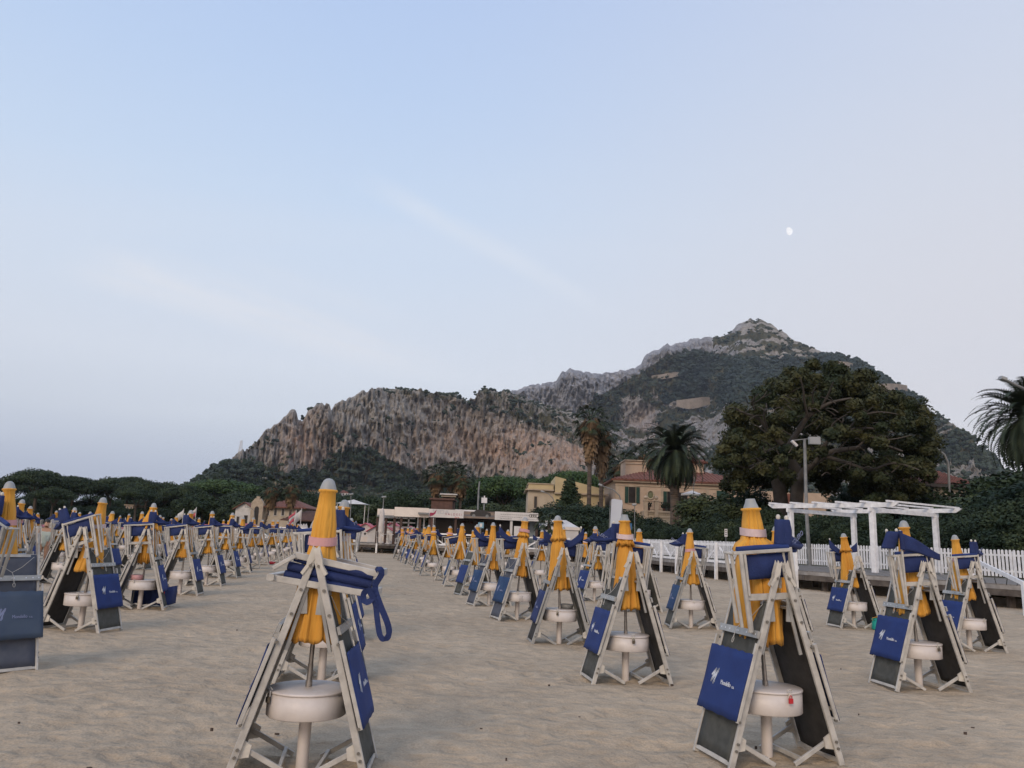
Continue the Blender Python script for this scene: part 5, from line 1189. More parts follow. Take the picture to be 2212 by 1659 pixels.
# ------------------------------------------------------------------ beach sets: parasol, stand with box, two loungers, folded chair
LU = Vector((.435, 0, 1.43)).normalized(); LN = Vector((-LU.z, 0, LU.x))   # along the lounger, outwards
def LP(s, off=0.0, y=0.0): return LU * s + LN * off + Vector((0, y, 0))
_lm = {}
def lounger_meshes(near):
    if near in _lm: return _lm[near]
    D = {}
    W = .27
    m = MB()
    for y in (-W, W): m.bar(LP(0, 0, y), LP(1.485, 0, y), .048, .026, LN, .3)
    m.bar(LP(.04, 0, -W), LP(.04, 0, W), .03, .03, LU); m.bar(LP(1.24, 0, -W), LP(1.24, 0, W), .03, .025, LU)
    D['frame'] = m.mesh("frame")
    if not near:
        for y in (-.298, .298): m.bar(LP(.92, .045, y), LP(.33, .05, y), .03, .024, LN)
        m.bar(LP(.985, .042, -.285), LP(.985, .042, .285), .055, .022, LU); D['frame_far'] = m.mesh("frame")
    m = MB(); m.sheet(lambda u, v: (LP(.05 + 1.2 * u, .016 - .018 * math.sin(PI * v) * (1 - .3 * math.sin(u * 9)), -.25 + .5 * v), LN), 14, 6, .004); D['mesh_fabric'] = m.mesh("mesh_fabric")
    m = MB()
    for y in (-.298, .298): m.bar(LP(.92, .045, y), LP(.33, .05, y), .028, .022, LN, .3)
    m.bar(LP(.42, .05, -.298), LP(.42, .05, .298), .02, .016, LN)
    D['headrest_frame'] = m.mesh("headrest_frame")
    m = MB(); m.bar(LP(.985, .042, -.285), LP(.985, .042, .285), .055, .022, LU); D['crossbar'] = m.mesh("crossbar")
    if near:
        m = MB()
        for y in (-.26, -.20, -.13, -.01, .01, .12, .19, .25): 
            c = LP(.985, .0545, y); m.add([c + LU * .008 * math.cos(a) + Vector((0, .008 * math.sin(a), 0)) for a in [k * PI / 4 for k in range(8)]], [tuple(range(8))])
        D['bolt_holes'] = m.mesh("bolt_holes")
        m = MB()
        m.tube([LP(1.22, .03, -.22), LP(1.11, .028, -.1), LP(1.05, .028, 0), LP(1.0, .07, .005), LP(.93, .075, 0)], .0028, 5); m.tube([LP(1.22, .03, .22), LP(1.13, .028, .12), LP(1.05, .028, 0)], .0028, 5)
        m.tube([LP(.93, .075, 0), LP(.915, .075, .012), LP(.89, .076, .01), LP(.88, .076, 0), LP(.89, .076, -.01), LP(.915, .075, -.012), LP(.93, .075, 0)], .0026, 5)
        D['cord'] = m.mesh("cord")
        bi = 0
        for y in (-W - .0145, W + .0145):
            for s, of in ((1.44, 0), (1.27, 0), (.90, .02), (.34, .04), (.14, 0), (.19, .0), (1.10, 0)):
                a = LP(s, of, y); m = MB(); bi += 1; m.tube([a, a + Vector((0, .012 * (1 if y > 0 else -1) + (.016 if y > 0 else -.016) * (s in (.90, .34)), 0))], .0105, 8); D['bolt:%d' % bi] = m.mesh("bolt")
    # canvas panel with ragged upper hem
    m = MB(); nv = 12
    def pf(u, v):
        e = .012 * math.sin(PI * v) + .004 * math.sin(9 * v + 5 * u)
        s = .335 + .50 * u + (.006 * math.sin(v * 37) if u > .99 else 0) + (.004 * math.sin(v * 23 + 1) if u < .01 else 0)
        return LP(s, .066 + e, -.305 + .61 * v), LN
    m.sheet(pf, 8, 14, .006); D['canvas_panel'] = m.mesh("canvas_panel")
    m = MB(); M = Matrix.Identity(4)
    ax = Vector((0, 1, 0)) * -1; ay = LU; az = LN
    # outward face: text runs along -y seen from outside (x axis) with LU up
    X_ = Vector((0, -1, 0)); Rm = Matrix((X_, LU, LN)).transposed().to_4x4()
    if X_.cross(LU).dot(LN) < 0: Rm = Matrix((-X_, LU, LN)).transposed().to_4x4()
    T0 = Matrix.Translation(LP(.60, .0825, 0)) @ Rm
    zz = [(-.165, .0), (-.118, .052), (-.158, -.05), (-.078, .055), (-.122, -.062), (-.062, .018), (-.038, -.056)]; mk = list(zip(zz, zz[1:]))
    for (a, b) in mk:
        a = Vector((*a, 0)); b = Vector((*b, 0)); d = (b - a).normalized(); n = Vector((-d.y, d.x, 0)) * .0078; a = a - d * .004; b = b + d * .004
        m.add([T0 @ (a - n), T0 @ (b - n * 1.2), T0 @ (b + n * 1.2), T0 @ (a + n)], [(0, 1, 2, 3)])
    add_text(m, "Mondello", .050, T0 @ Matrix.Translation((.062, -.034, 0)), .80); add_text(m, "s.a.", .034, T0 @ Matrix.Translation((.175, -.040, 0)), .85)
    D['lettering'] = m.mesh("lettering")
    # leg frame folded inwards
    m = MB(); e = Vector((.40, 0, .015))
    for y in (-.235, .235): m.bar(LP(.20, -.03, y), Vector((.385, y, .018)), .034, .022, (0, 0, 1), .3)
    m.bar((.33, -.235, .055), (.33, .235, .055), .03, .022, (0, 0, 1)); D['leg_frame'] = m.mesh("leg_frame")
    for y in (-.252, .252):
        m = MB()
        for a in (0,):
            p = [LP(.13, -.015, y), LP(.25, -.015, y), LP(.235, -.075, y), LP(.16, -.085, y)]
            o_ = Vector((0, .007, 0)); m.add([q - o_ for q in p] + [q + o_ for q in p], [(0, 1, 2, 3), (7, 6, 5, 4), (0, 4, 5, 1), (1, 5, 6, 2), (2, 6, 7, 3), (3, 7, 4, 0)])
        D['bracket:%d' % (y > 0)] = m.mesh("bracket")
    # armrest bars and plates hanging inside, hook clips at the top
    m = MB()
    for y in (-.235, .235): m.bar(LP(1.30, -.035, y), LP(.86, -.055, y), .026, .018, LN, .3); m.bar(LP(1.24, -.03, y), LP(1.12, -.075, y), .05, .006, LU)
    m.bar(LP(1.22, -.045, -.235), LP(1.22, -.045, .235), .026, .018, LN); D['support_bar'] = m.mesh("support_bar")
    for y in (-W, W):
        m = MB()
        for dy in (-.019, .019):
            p = [LP(1.44, .028, y + dy), LP(1.375, .046, y + dy), LP(1.365, .026, y + dy), LP(1.49, -.012, y + dy), LP(1.575, -.004, y + dy), LP(1.555, .012, y + dy), LP(1.575, .032, y + dy), LP(1.47, .034, y + dy)]
            p = [p[2], p[3], p[4], p[5], p[6], p[7], p[0], p[1]]
            o_ = Vector((0, .003, 0)); n = len(p); m.add([q - o_ for q in p] + [q + o_ for q in p], [tuple(range(n)), tuple(range(n, 2 * n))[::-1]] + [(i, n + i, n + (i + 1) % n, (i + 1) % n) for i in range(n)])
        m.bar(LP(1.46, .0, y), LP(1.50, .0, y), .03, .036, LN)
        D['hook_clip:%d' % (y > 0)] = m.mesh("hook_clip")
    if not near:
        for k in ('bracket:0', 'bracket:1'): D.pop(k)
    _lm[near] = D
    return D
PM = {'frame': 'frame', 'headrest_frame': 'frame', 'crossbar': 'alu', 'bolt_holes': 'white', 'cord': 'cord', 'bolt': 'bolt', 'lettering': 'white', 'leg_frame': 'frame', 'bracket': 'plastic', 'support_bar': 'alu', 'hook_clip': 'plastic'}
_lt = {}
def mesh_with(me, m, key):
    k = (me.name, key, m)
    if k not in _lt:
        c = me.copy(); c.materials.clear(); c.materials.append(MT[m]); _lt[k] = c
    return _lt[k]
def add_part(name, me, m, parent):
    o = bpy.data.objects.new(name, mesh_with(me, m, name)); C.objects.link(o); o.parent = parent; return o
def lounger(loc, rz, near, mesh, panel, frame, label, group, lettering=True):
    t = thing("sun_lounger", label, "sun lounger", loc, rz, group); D = lounger_meshes(near)
    for kk, me in D.items():
        k = kk.split(':')[0]
        if k == 'lettering': continue
        m = mesh if k == 'mesh_fabric' else panel if k == 'canvas_panel' else (frame if k in ('frame', 'headrest_frame', 'leg_frame') else PM[k])
        o = add_part(k, me, m, t)
        if k == 'canvas_panel' and lettering: add_part('lettering', D['lettering'], 'lilac' if panel != 'navy' else 'white', o)
    return t
def lounger_far(loc, rz, mesh, panel, frame, label, group):
    D = lounger_meshes(False); t = thing("sun_lounger", label, "sun lounger", loc, rz, group)
    for k in ('frame_far', 'mesh_fabric', 'canvas_panel', 'leg_frame'):
        add_part(k.replace('_far', ''), D[k], mesh if k == 'mesh_fabric' else panel if k == 'canvas_panel' else frame, t)
    return t

def pleat(a, n=8, sharp=.6, ph=0.0):
    c = abs(math.sin((a + ph) * n / 2)); return c ** sharp
_cm = {}
def canopy_mesh(kind, seed):
    k = (kind, seed)
    if k in _cm: return _cm[k]
    r = random.Random(seed * 13 + 5); ph = r.uniform(0, 6.28); n = 128; m = MB(); w1, w2, w3 = [r.uniform(0, 6.28) for _ in range(3)]
    def fold(a, z, rad, amp):
        aa = a + .16 * math.sin(3 * a + w1 + z * 2.2) + .07 * math.sin(7 * a + w3)
        f = .50 * pleat(aa, 8, .55, ph) + .38 * pleat(aa + .05 * math.sin(z * 9), 20, .6, w2) + .14 * math.sin(5 * a + w3 + z * 5)
        return rad * (1 - amp * .5 + amp * (f - .35) * 1.5)
    def ring(prof, amp0, amp1, rag, ztop, zbot):
        def fn(a, z, rad):
            t = (ztop - z) / max(.01, ztop - zbot); t = min(1, max(0, t)); amp = amp0 + (amp1 - amp0) * t
            dz = 0
            if t > .9: dz = -rag * (.5 + .5 * math.cos(8 * (a + ph)) + .25 * math.sin(13 * a + w1)) * (t - .9) * 10
            return fold(a, z, rad, amp), z + dz
        m.lathe(prof, n, fn=fn)
    ec = .012 * math.sin(w1), .012 * math.cos(w1)
    if kind == 'plain':
        pr = [(1.925, .030), (1.918, .068), (1.905, .072), (1.895, .058), (1.80, .066), (1.66, .086), (1.585, .088), (1.55, .087), (1.515, .090), (1.40, .108), (1.25, .135), (1.1, .158), (.98, .180), (.90, .195), (.87, .190), (.88, .15), (1.0, .06)]
        ring(pr, .09, .30, .025, 1.9, .87)
    elif kind == 'vent':
        ring([(1.925, .030), (1.918, .072), (1.905, .076), (1.895, .060), (1.80, .070), (1.74, .076), (1.70, .082), (1.66, .098), (1.62, .118), (1.635, .098), (1.68, .05)], .12, .34, .03, 1.9, 1.62)
        ring([(1.68, .055), (1.62, .078), (1.5, .105), (1.3, .122), (1.1, .142), (.95, .162), (.88, .170), (.85, .165), (.87, .12), (1.0, .05)], .16, .36, .025, 1.68, .85)
    elif kind == 'loose':   # half unfurled, wide ruffle under the strap
        ring([(1.925, .030), (1.918, .080), (1.905, .084), (1.895, .068), (1.80, .082), (1.72, .092), (1.67, .105), (1.64, .15), (1.60, .172), (1.58, .165), (1.62, .12), (1.66, .06)], .12, .34, .03, 1.9, 1.58)
        ring([(1.66, .07), (1.60, .125), (1.5, .155), (1.3, .175), (1.15, .185), (1.0, .18), (.92, .18), (.88, .175), (.9, .12), (1.0, .05)], .2, .36, .03, 1.66, .88)
    else:  # wide
        ring([(1.925, .035), (1.915, .075), (1.90, .078), (1.89, .065), (1.75, .12), (1.60, .18), (1.52, .205), (1.50, .20), (1.54, .15)], .15, .3, .04, 1.9, 1.50)
        ring([(1.60, .09), (1.45, .14), (1.2, .16), (1.0, .165), (.88, .16), (.90, .12), (1.0, .05)], .2, .36, .04, 1.6, .88)
    m.v = [(x + ec[0] * (1.9 - z), y + ec[1] * (1.9 - z), z - .53) for x, y, z in m.v]
    me = m.mesh("canopy"); _cm[k] = me; return me
_pm = {}
def parasol_parts():
    if _pm: return _pm
    m = MB(); m.tube([(0, 0, -.0), (0, 0, 1.36)], .0165, 12); m.tube([(0, 0, -.001), (0, 0, .05)], .024, 12); m.tube([(0, 0, .02), (0, 0, .16)], .0195, 12); _pm['pole'] = m.mesh("pole")
    m = MB(); m.lathe([(1.385, .064), (1.39, .062), (1.415, .055), (1.435, .048), (1.455, .038), (1.468, .022), (1.473, .001)], 20); _pm['cap'] = m.mesh("cap")
    m = MB(); m.lathe([(1.385, .070), (1.39, .066), (1.42, .053), (1.425, .050), (1.455, .041), (1.465, .038), (1.466, .001)], 20); _pm['capt'] = m.mesh("cap")
    for nm, z, r in (('strap', 1.02, .0), ('straph', 1.195, .0)):
        m = MB()
        rr0 = .103 if nm == 'strap' else .110
        m.lathe([(z - .030, rr0 - .010), (z - .030, rr0), (z + .030, rr0 - .003), (z + .030, rr0 - .012)], 28, fn=lambda a, zz, q: (q * (1 + .04 * math.sin(3 * a)), zz + .012 * math.sin(a + 1))); m.sm = [False] * len(m.sm); _pm[nm] = m.mesh("strap")
    return _pm
def parasol(loc, lean, rz, kind, seed, col, strap, label, group, capt=False):
    t = thing("parasol", label, "parasol", loc, 0, group); t.rotation_mode = 'ZYX'; t.rotation_euler = (lean[0], lean[1], rz); P = parasol_parts()
    q_ = random.Random(seed * 7 + 1); t.scale = (q_.uniform(.93, 1.12) if seed else 1, q_.uniform(.93, 1.12) if seed else 1, q_.uniform(.965, 1.02) if seed else 1)
    add_part("pole", P['pole'], 'pole', t); add_part("canopy", canopy_mesh(kind, seed), col, t); add_part("cap", P['capt' if capt else 'cap'], 'cap', t)
    if strap: add_part("strap", P['strap' if kind == 'plain' else 'straph'], strap, t)
    return t
_bm = {}
def stand_parts():
    if _bm: return _bm
    m = MB(); m.tube([(0, 0, -.2), (0, 0, .345)], .043, 20); _bm['post'] = m.mesh("post")
    m = MB(); m.lathe([(.36, .0), (.36, .268), (.366, .274), (.515, .274), (.515, .0)], 40); _bm['box'] = m.mesh("box")
    m = MB(); m.lathe([(.518, .0), (.518, .278), (.522, .281), (.530, .281), (.535, .276), (.538, .12), (.540, .0)], 40); _bm['lid'] = m.mesh("lid")
    m = MB(); m.tube([(.02, -.279, .545), (.02, -.285, .555), (0, -.287, .56), (-.02, -.285, .555), (-.02, -.279, .545)], .004, 6); m.box((-.012, -.292, .50), (.012, -.284, .54)); _bm['hasp'] = m.mesh("hasp")
    m = MB(); m.box((-.016, -.305, .462), (.016, -.289, .498)); m.tube([(-.010, -.297, .497), (-.010, -.297, .512), (0, -.297, .520), (.010, -.297, .512), (.010, -.297, .497)], .003, 6); _bm['padlock'] = m.mesh("padlock")
    return _bm
def stand(loc, rz, label, group, near, lock='brass', far=False):
    t = thing("storage_stand", label, "parasol stand", loc, rz, group); P = stand_parts()
    add_part("post", P['post'], 'box', t); b = add_part("box", P['box'], 'box', t); 
    if not far: add_part("lid", P['lid'], 'box', b)
    if near:
        add_part("hasp", P['hasp'], 'plastic', b)
        if lock: add_part("padlock", P['padlock'], lock, b)
    return t
_chm = {}
def chair_meshes(kind):
    if kind in _chm: return _chm[kind]
    D = {}; Z0 = .95
    def add(nm, m): m.v = [(x, y, z - Z0) for x, y, z in m.v]; D[nm] = m.mesh(nm)
    if kind in ('hang', 'cross', 'swag'):
        m = MB(); y = -.235
        B = lambda p, q, w=.024, h=.020: m.bar(p, q, w, h, (0, 1, 0), .3)
        B((-.40, y, 1.555), (.10, y, 1.60), .03, .028); B((-.28, y + .01, 1.225), (.10, y + .01, 1.245), .03, .05)
        B((-.345, y - .015, 1.56), (-.27, y - .015, .97), .024, .028); B((-.40, y + .03, 1.57), (-.315, y + .03, 1.0)); B((-.42, y + .075, 1.55), (-.33, y + .075, 1.03), .03)
        B((-.30, y + .02, 1.54), (-.235, y + .02, .96)); B((-.31, y - .01, 1.55), (-.275, y - .01, 1.24), .03)
        B((.10, y, 1.62), (.17, y, 1.04), .028, .026); B((.055, y + .03, 1.58), (.12, y + .03, 1.1)); B((.13, y + .07, 1.6), (.21, y + .07, 1.02)); B((.16, y + .10, 1.6), (.235, y + .10, 1.08))
        B((-.40, y, 1.555), (-.42, y + .1, 1.56)); B((-.275, y - .01, .975), (-.235, y + .02, .965), .03)
        if kind == 'hang': B((.03, y + .04, 1.3), (.03, y + .04, 1.855), .022); B((.105, y + .04, 1.3), (.105, y + .04, 1.85), .026)
        if kind == 'cross': B((-.36, y + .04, 1.0), (-.44, y + .04, 1.86), .024); B((-.27, y - .03, .98), (-.31, y - .03, 1.87), .026)
        if kind == 'swag': B((-.30, y + .04, 1.2), (-.36, y + .04, 1.84), .024)
        add('frame', m)
        m = MB()
        for x, z in ({'hang': ((.03, 1.86), (.105, 1.855)), 'cross': ((-.44, 1.865), (-.31, 1.875)), 'swag': ((-.36, 1.845),)}[kind]): m.lathe([(z - .02, .016), (z, .017), (z + .012, .010), (z + .015, .001)], 10, (x, y + (.04 if x > -.3 or kind != 'cross' else .04)))
        add('end_cap', m)
        m = MB(); m.sheet(lambda u, v: (Vector((-.285 + .385 * u + .01 * v, y + .03 - .03 * math.sin(PI * u) * math.sin(PI * v), 1.545 - .19 * v + .035 * u)), Vector((0, -1, 0))), 10, 6, .006); add('seat_fabric', m)
        m = MB(); m.tube([(-.36, y + .01, 1.585), (-.2, y + .012, 1.603), (0, y + .01, 1.618), (.09, y + .01, 1.62)], .022, 10); add('rolled_fabric', m)
        if kind == 'hang':
            m = MB()
            m.lathe([(1.62, .0), (1.62, .07), (1.65, .076), (1.75, .072), (1.82, .065), (1.835, .06), (1.835, 0)], 20, (.068, y + .04), fn=lambda a, z, r: (r * (1 + .06 * math.sin(5 * a + z * 20)) * math.sqrt((math.cos(a) ** 2 + (.45 * math.sin(a)) ** 2)), z))
            m.sheet(lambda u, v: (Vector((.10 + .25 * u, y + .05 + .17 * u + .03 * math.sin(u * 6 + v * 2), 1.83 - .185 * u ** .8 - v * (.205 * (1 - u) + .02) - .02 * math.sin(PI * u))), Vector((.5, -.85, 0))), 14, 8, .007)
            m.tube([(.12, y + .02, 1.645), (.20, y + .09, 1.63), (.29, y + .15, 1.625), (.35, y + .20, 1.64)], [.02, .024, .022, .012], 8)
        elif kind == 'cross':
            m = MB()
            m.sheet(lambda u, v: (Vector((-.46 - .09 * v + .17 * u, y - .005 - .04 * math.sin(PI * u), 1.85 - .21 * v)), Vector((0, -1, 0))), 8, 8, .03)
            m.sheet(lambda u, v: (Vector((-.30 + .52 * u, y - .045 + .05 * u, 1.83 - .22 * u - v * (.205 * (1 - u) + .07 * u) + .015 * math.sin(u * 5))), Vector((0, -1, .1))), 14, 6, .02)
            m.tube([(-.30, y - .045, 1.64), (-.31, y - .04, 1.86)], .024, 10)
        else:
            m = MB()
            m.sheet(lambda u, v: (Vector((-.40 + .42 * u, y - .01 - .03 * math.sin(PI * u), 1.83 - .26 * u - .07 * math.sin(PI * u) - v * (.17 - .11 * u))), Vector((0, -1, 0))), 14, 5, .014)
            m.sheet(lambda u, v: (Vector((.0 + .27 * u, y + .02, 1.60 + .19 * u ** 1.2 - v * (.03 + .17 * u))), Vector((0, -1, 0))), 10, 5, .012)
        add('back_fabric', m)
    elif kind == 'flat':
        m = MB(); B = lambda p, q, w=.045, h=.022: m.bar(p, q, w, h, (0, 0, 1), .3)
        for y in (-.21, .20):
            B((-.13, y, 1.445), (.46, y, 1.335)); B((-.28, y, 1.285), (.43, y, 1.195))
        B((-.13, -.21, 1.44), (-.27, -.23, 1.35), .03, .05); B((-.28, -.25, 1.29), (-.28, .2, 1.29), .045, .05); B((-.12, -.21, 1.43), (-.12, .2, 1.43), .03, .02)
        B((.46, -.29, 1.335), (.46, .24, 1.335), .05, .026); B((.43, -.29, 1.195), (.43, .24, 1.195), .05, .026); add('frame', m)
        m = MB()
        for z, r, x0, x1 in ((1.40, .034, -.14, .42), (1.34, .034, -.18, .41), (1.285, .03, -.2, .40)): m.tube([(x0, -.17, z + .03), (x0 + .2, -.18, z - .012), (x1 - .1, -.19, z - .06), (x1, -.19, z - .08)], [r * .9, r, r * 1.05, r * .9], 10)
        for z in (1.37, 1.31): m.sheet(lambda u, v, z=z: (Vector((-.16 + .56 * u, -.18 + .36 * v, z - .10 * u - .03 * math.sin(PI * v))), Vector((0, 0, 1))), 8, 5, .008)
        add('seat_fabric', m)
        m = MB()
        def ribbon(pts, w=.042):
            P = [Vector(p) for p in pts]; n = len(P) - 1
            def f(u, v):
                t = min(n - 1e-6, u * n); i = int(t); s = t - i; a = P[max(i - 1, 0)]; b = P[i]; c = P[i + 1]; d = P[min(i + 2, n)]
                q = .5 * ((2 * b) + (c - a) * s + (2 * a - 5 * b + 4 * c - d) * s * s + (3 * b - a - 3 * c + d) * s ** 3)
                dq = (c - b).normalized(); nn_ = Vector((-dq.z, .35, dq.x)).normalized(); return q + nn_ * (v - .5) * w, Vector((0, 1, 0))
            m.sheet(f, 44, 2, .002, False)
        ribbon([(.445, -.30, 1.36), (.475, -.41, 1.385), (.50, -.41, 1.35), (.46, -.40, 1.26), (.50, -.40, 1.15), (.56, -.41, 1.03), (.575, -.41, .96), (.55, -.41, .925), (.515, -.40, .95), (.49, -.40, 1.05), (.47, -.40, 1.15), (.43, -.41, 1.225)])
        ribbon([(.455, -.41, 1.225), (.41, -.41, 1.235), (.385, -.40, 1.205), (.40, -.40, 1.16), (.44, -.40, 1.175), (.455, -.40, 1.22)])
        add('shoulder_strap', m)
    for k in list(D): pass
    _chm[kind] = D; return D
_letter = {}
def chair(loc, rz, kind, flip, label, group, text=None, fr='frame', back='navyd', far=False):
    t = thing("folded_beach_chair", label, "beach chair", (loc[0], loc[1], loc[2] + .95), rz, group)
    if flip: t.scale = (-1, 1, 1)
    D = chair_meshes(kind)
    for k, me in D.items():
        if far and k == 'end_cap': continue
        m = {'frame': fr, 'end_cap': 'plastic', 'seat_fabric': 'navyd', 'rolled_fabric': 'navy', 'back_fabric': back, 'shoulder_strap': 'navyd'}[k]
        o = add_part(k, me, m, t)
    if text and kind in ('hang', 'cross'):
        if (text, kind, flip) not in _letter:
            m = MB(); sx = -1 if flip else 1
            if kind == 'hang': M = Matrix.Translation((.25, -.125, .745)) @ Matrix.Rotation(R(28), 4, 'Z') @ Matrix.Rotation(R(-30), 4, 'Y') @ Matrix.Rotation(PI / 2, 4, 'X')
            else: M = Matrix.Translation((-.455, -.26, .80)) @ Matrix.Rotation(R(-80), 4, 'Y') @ Matrix.Rotation(PI / 2, 4, 'X')
            add_text(m, text, .055, M @ Matrix.Scale(sx, 4, (1, 0, 0))); _letter[(text, kind, flip)] = m.mesh("lettering")
        par = [c for c in t.children if c.name.startswith("back_fabric")][0]
        add_part("lettering", _letter[(text, kind, flip)], 'lilac', par)
    return t

ROT = .19
def ordw(n): return ["first", "second", "third", "fourth", "fifth", "sixth", "seventh", "eighth", "ninth", "tenth", "eleventh", "twelfth", "thirteenth", "fourteenth", "fifteenth", "sixteenth"][n]
# hand placed sets: key, foot(x,y), rotation, canopy, strap, chair kind, flip, lean, (mesh,panel) side a, side b, phrase
SETS = [
 ("A", (-1.35, 5.75), .05, 'plain', 'pink', 'flat', False, (0.0, .015), ('meshd', 'navyd', 'frame'), ('mesh', 'navy', 'frame'), "the lone set in the sand lane", None),
 ("A2", (-1.97, 8.95), .12, 'plain', 'pale', 'hang', False, (0, .075), ('mesh', 'navy', 'frame'), ('mesh', 'navy', 'frame'), "the set right behind the lane's lone one", "M"),
 ("T", (2.10, 6.43), .24, 'loose', 'pale', 'hang', False, (0, -.06), ('mesh', 'navy', 'frame'), ('meshd', 'navyd', 'frame'), "the set with the red padlock", "SOLERO"),
 ("R2", (1.48, 9.62), .16, 'vent', 'pale', 'hang', True, (0, -.02), ('mesh', 'navy', 'frame'), ('meshd', 'navyd', 'frame'), "the set after the red padlock one", "SOLERO"),
 ("R3", (.91, 12.84), .10, 'vent', None, 'swag', True, (0, -.05), ('meshd', 'navyd', 'alu'), ('mesh', 'navy', 'alu'), "the set with a pot on its box", None),
 ("R4", (.28, 16.04), .34, 'vent', 'pink', 'swag', False, (0, .07), ('meshb', 'teal', 'frame'), ('meshd', 'navyd', 'frame'), "the set whose box is scrawled", None),
 ("R5", (-.35, 19.1), .36, 'plain', None, 'swag', False, (0, .02), ('meshb', 'teal', 'frame'), ('meshd', 'navyd', 'frame'), "the set just past the scrawled box", None),
 ("S1", (5.09, 9.85), .12, 'plain', 'pale', 'cross', False, (0, -.05), ('mesh', 'navy', 'frame'), ('meshd', 'navyd', 'frame'), "the draped set before the pergola", "S"),
 ("S2", (8.04, 13.79), .10, 'plain', 'pink', 'hang', False, (0, -.09), ('mesh', 'navy', 'frame'), ('meshd', 'navyd', 'frame'), "the set nearest the ramp handrail", "LERO"),
 ("S3", (7.51, 17.08), .14, 'vent', None, 'swag', False, (0, -.10), ('mesh', 'navy', 'frame'), ('meshd', 'navyd', 'frame'), "the set beside the turquoise bucket", None),
 ("R1b", (3.77, 16.02), .0, 'plain', 'pink', 'hang', True, (0, -.01), ('mesh', 'teal', 'alu'), ('meshd', 'navyd', 'frame'), "the solitary set before the picket fence", "SOLERO"),
 ("R4b", (2.48, 21.8), .30, 'plain', None, 'hang', True, (0, 0), ('mesh', 'navy', 'frame'), ('meshd', 'navyd', 'frame'), "the set under the sail banner", "SOLERO"),
 ("R2b", (4.45, 12.9), .15, 'plain', None, 'hang', False, (0, 0), ('mesh', 'navy', 'frame'), ('meshd', 'navyd', 'frame'), "the set hidden by the red padlock one", None),
 ("L0", (-5.50, 8.75), -.62, 'plain', 'pink', 'hang', True, (0, -.07), ('meshb', 'greyblue', 'alu'), ('meshb', 'greyblue', 'frame'), "the cut off set at the pine end", None),
 ("L1", (-6.28, 12.0), -.12, 'plain', 'pale', 'hang', True, (0, .05), ('meshd', 'navyd', 'frame'), ('mesh', 'navy', 'frame'), "the set with the sideways tilted chair", "SOLERO"),
 ("L2", (-7.0, 15.42), .25, 'wide', None, 'hang', False, (0, .02), ('meshb', 'teal', 'frame'), ('mesh', 'navy', 'frame'), "the set with the pink tub", None),
 ("L3", (-7.59, 18.69), .12, 'plain', 'pale', 'hang', False, (0, .03), ('mesh', 'navy', 'frame'), ('mesh', 'navy', 'frame'), "the first set past the pink tub", None),
 ("L4", (-8.2, 21.9), .12, 'plain', None, 'hang', False, (0, -.03), ('mesh', 'navy', 'frame'), ('mesh', 'navy', 'frame'), "the second set past the pink tub", None),
 ("L5", (-8.9, 25.2), .10, 'plain', 'pink', 'hang', False, (0, .05), ('mesh', 'navy', 'frame'), ('mesh', 'navy', 'alu'), "the third set past the pink tub", None),
 ("L6", (-9.55, 28.4), .2, 'vent', None, 'swag', True, (0, .0), ('mesh', 'navy', 'frame'), ('meshd', 'navyd', 'frame'), "the fourth set past the pink tub", None),
 ("L0b", (-10.35, 16.5), .2, 'plain', 'pink', 'hang', False, (0, .08), ('mesh', 'navy', 'frame'), ('mesh', 'navy', 'frame'), "the set half hidden at the pine end", None),
 ("L1b", (-11.4, 20.5), .15, 'plain', None, 'hang', False, (0, .06), ('meshd', 'navyd', 'alu'), ('mesh', 'navy', 'frame'), "the set behind the tilted chair", None),
]
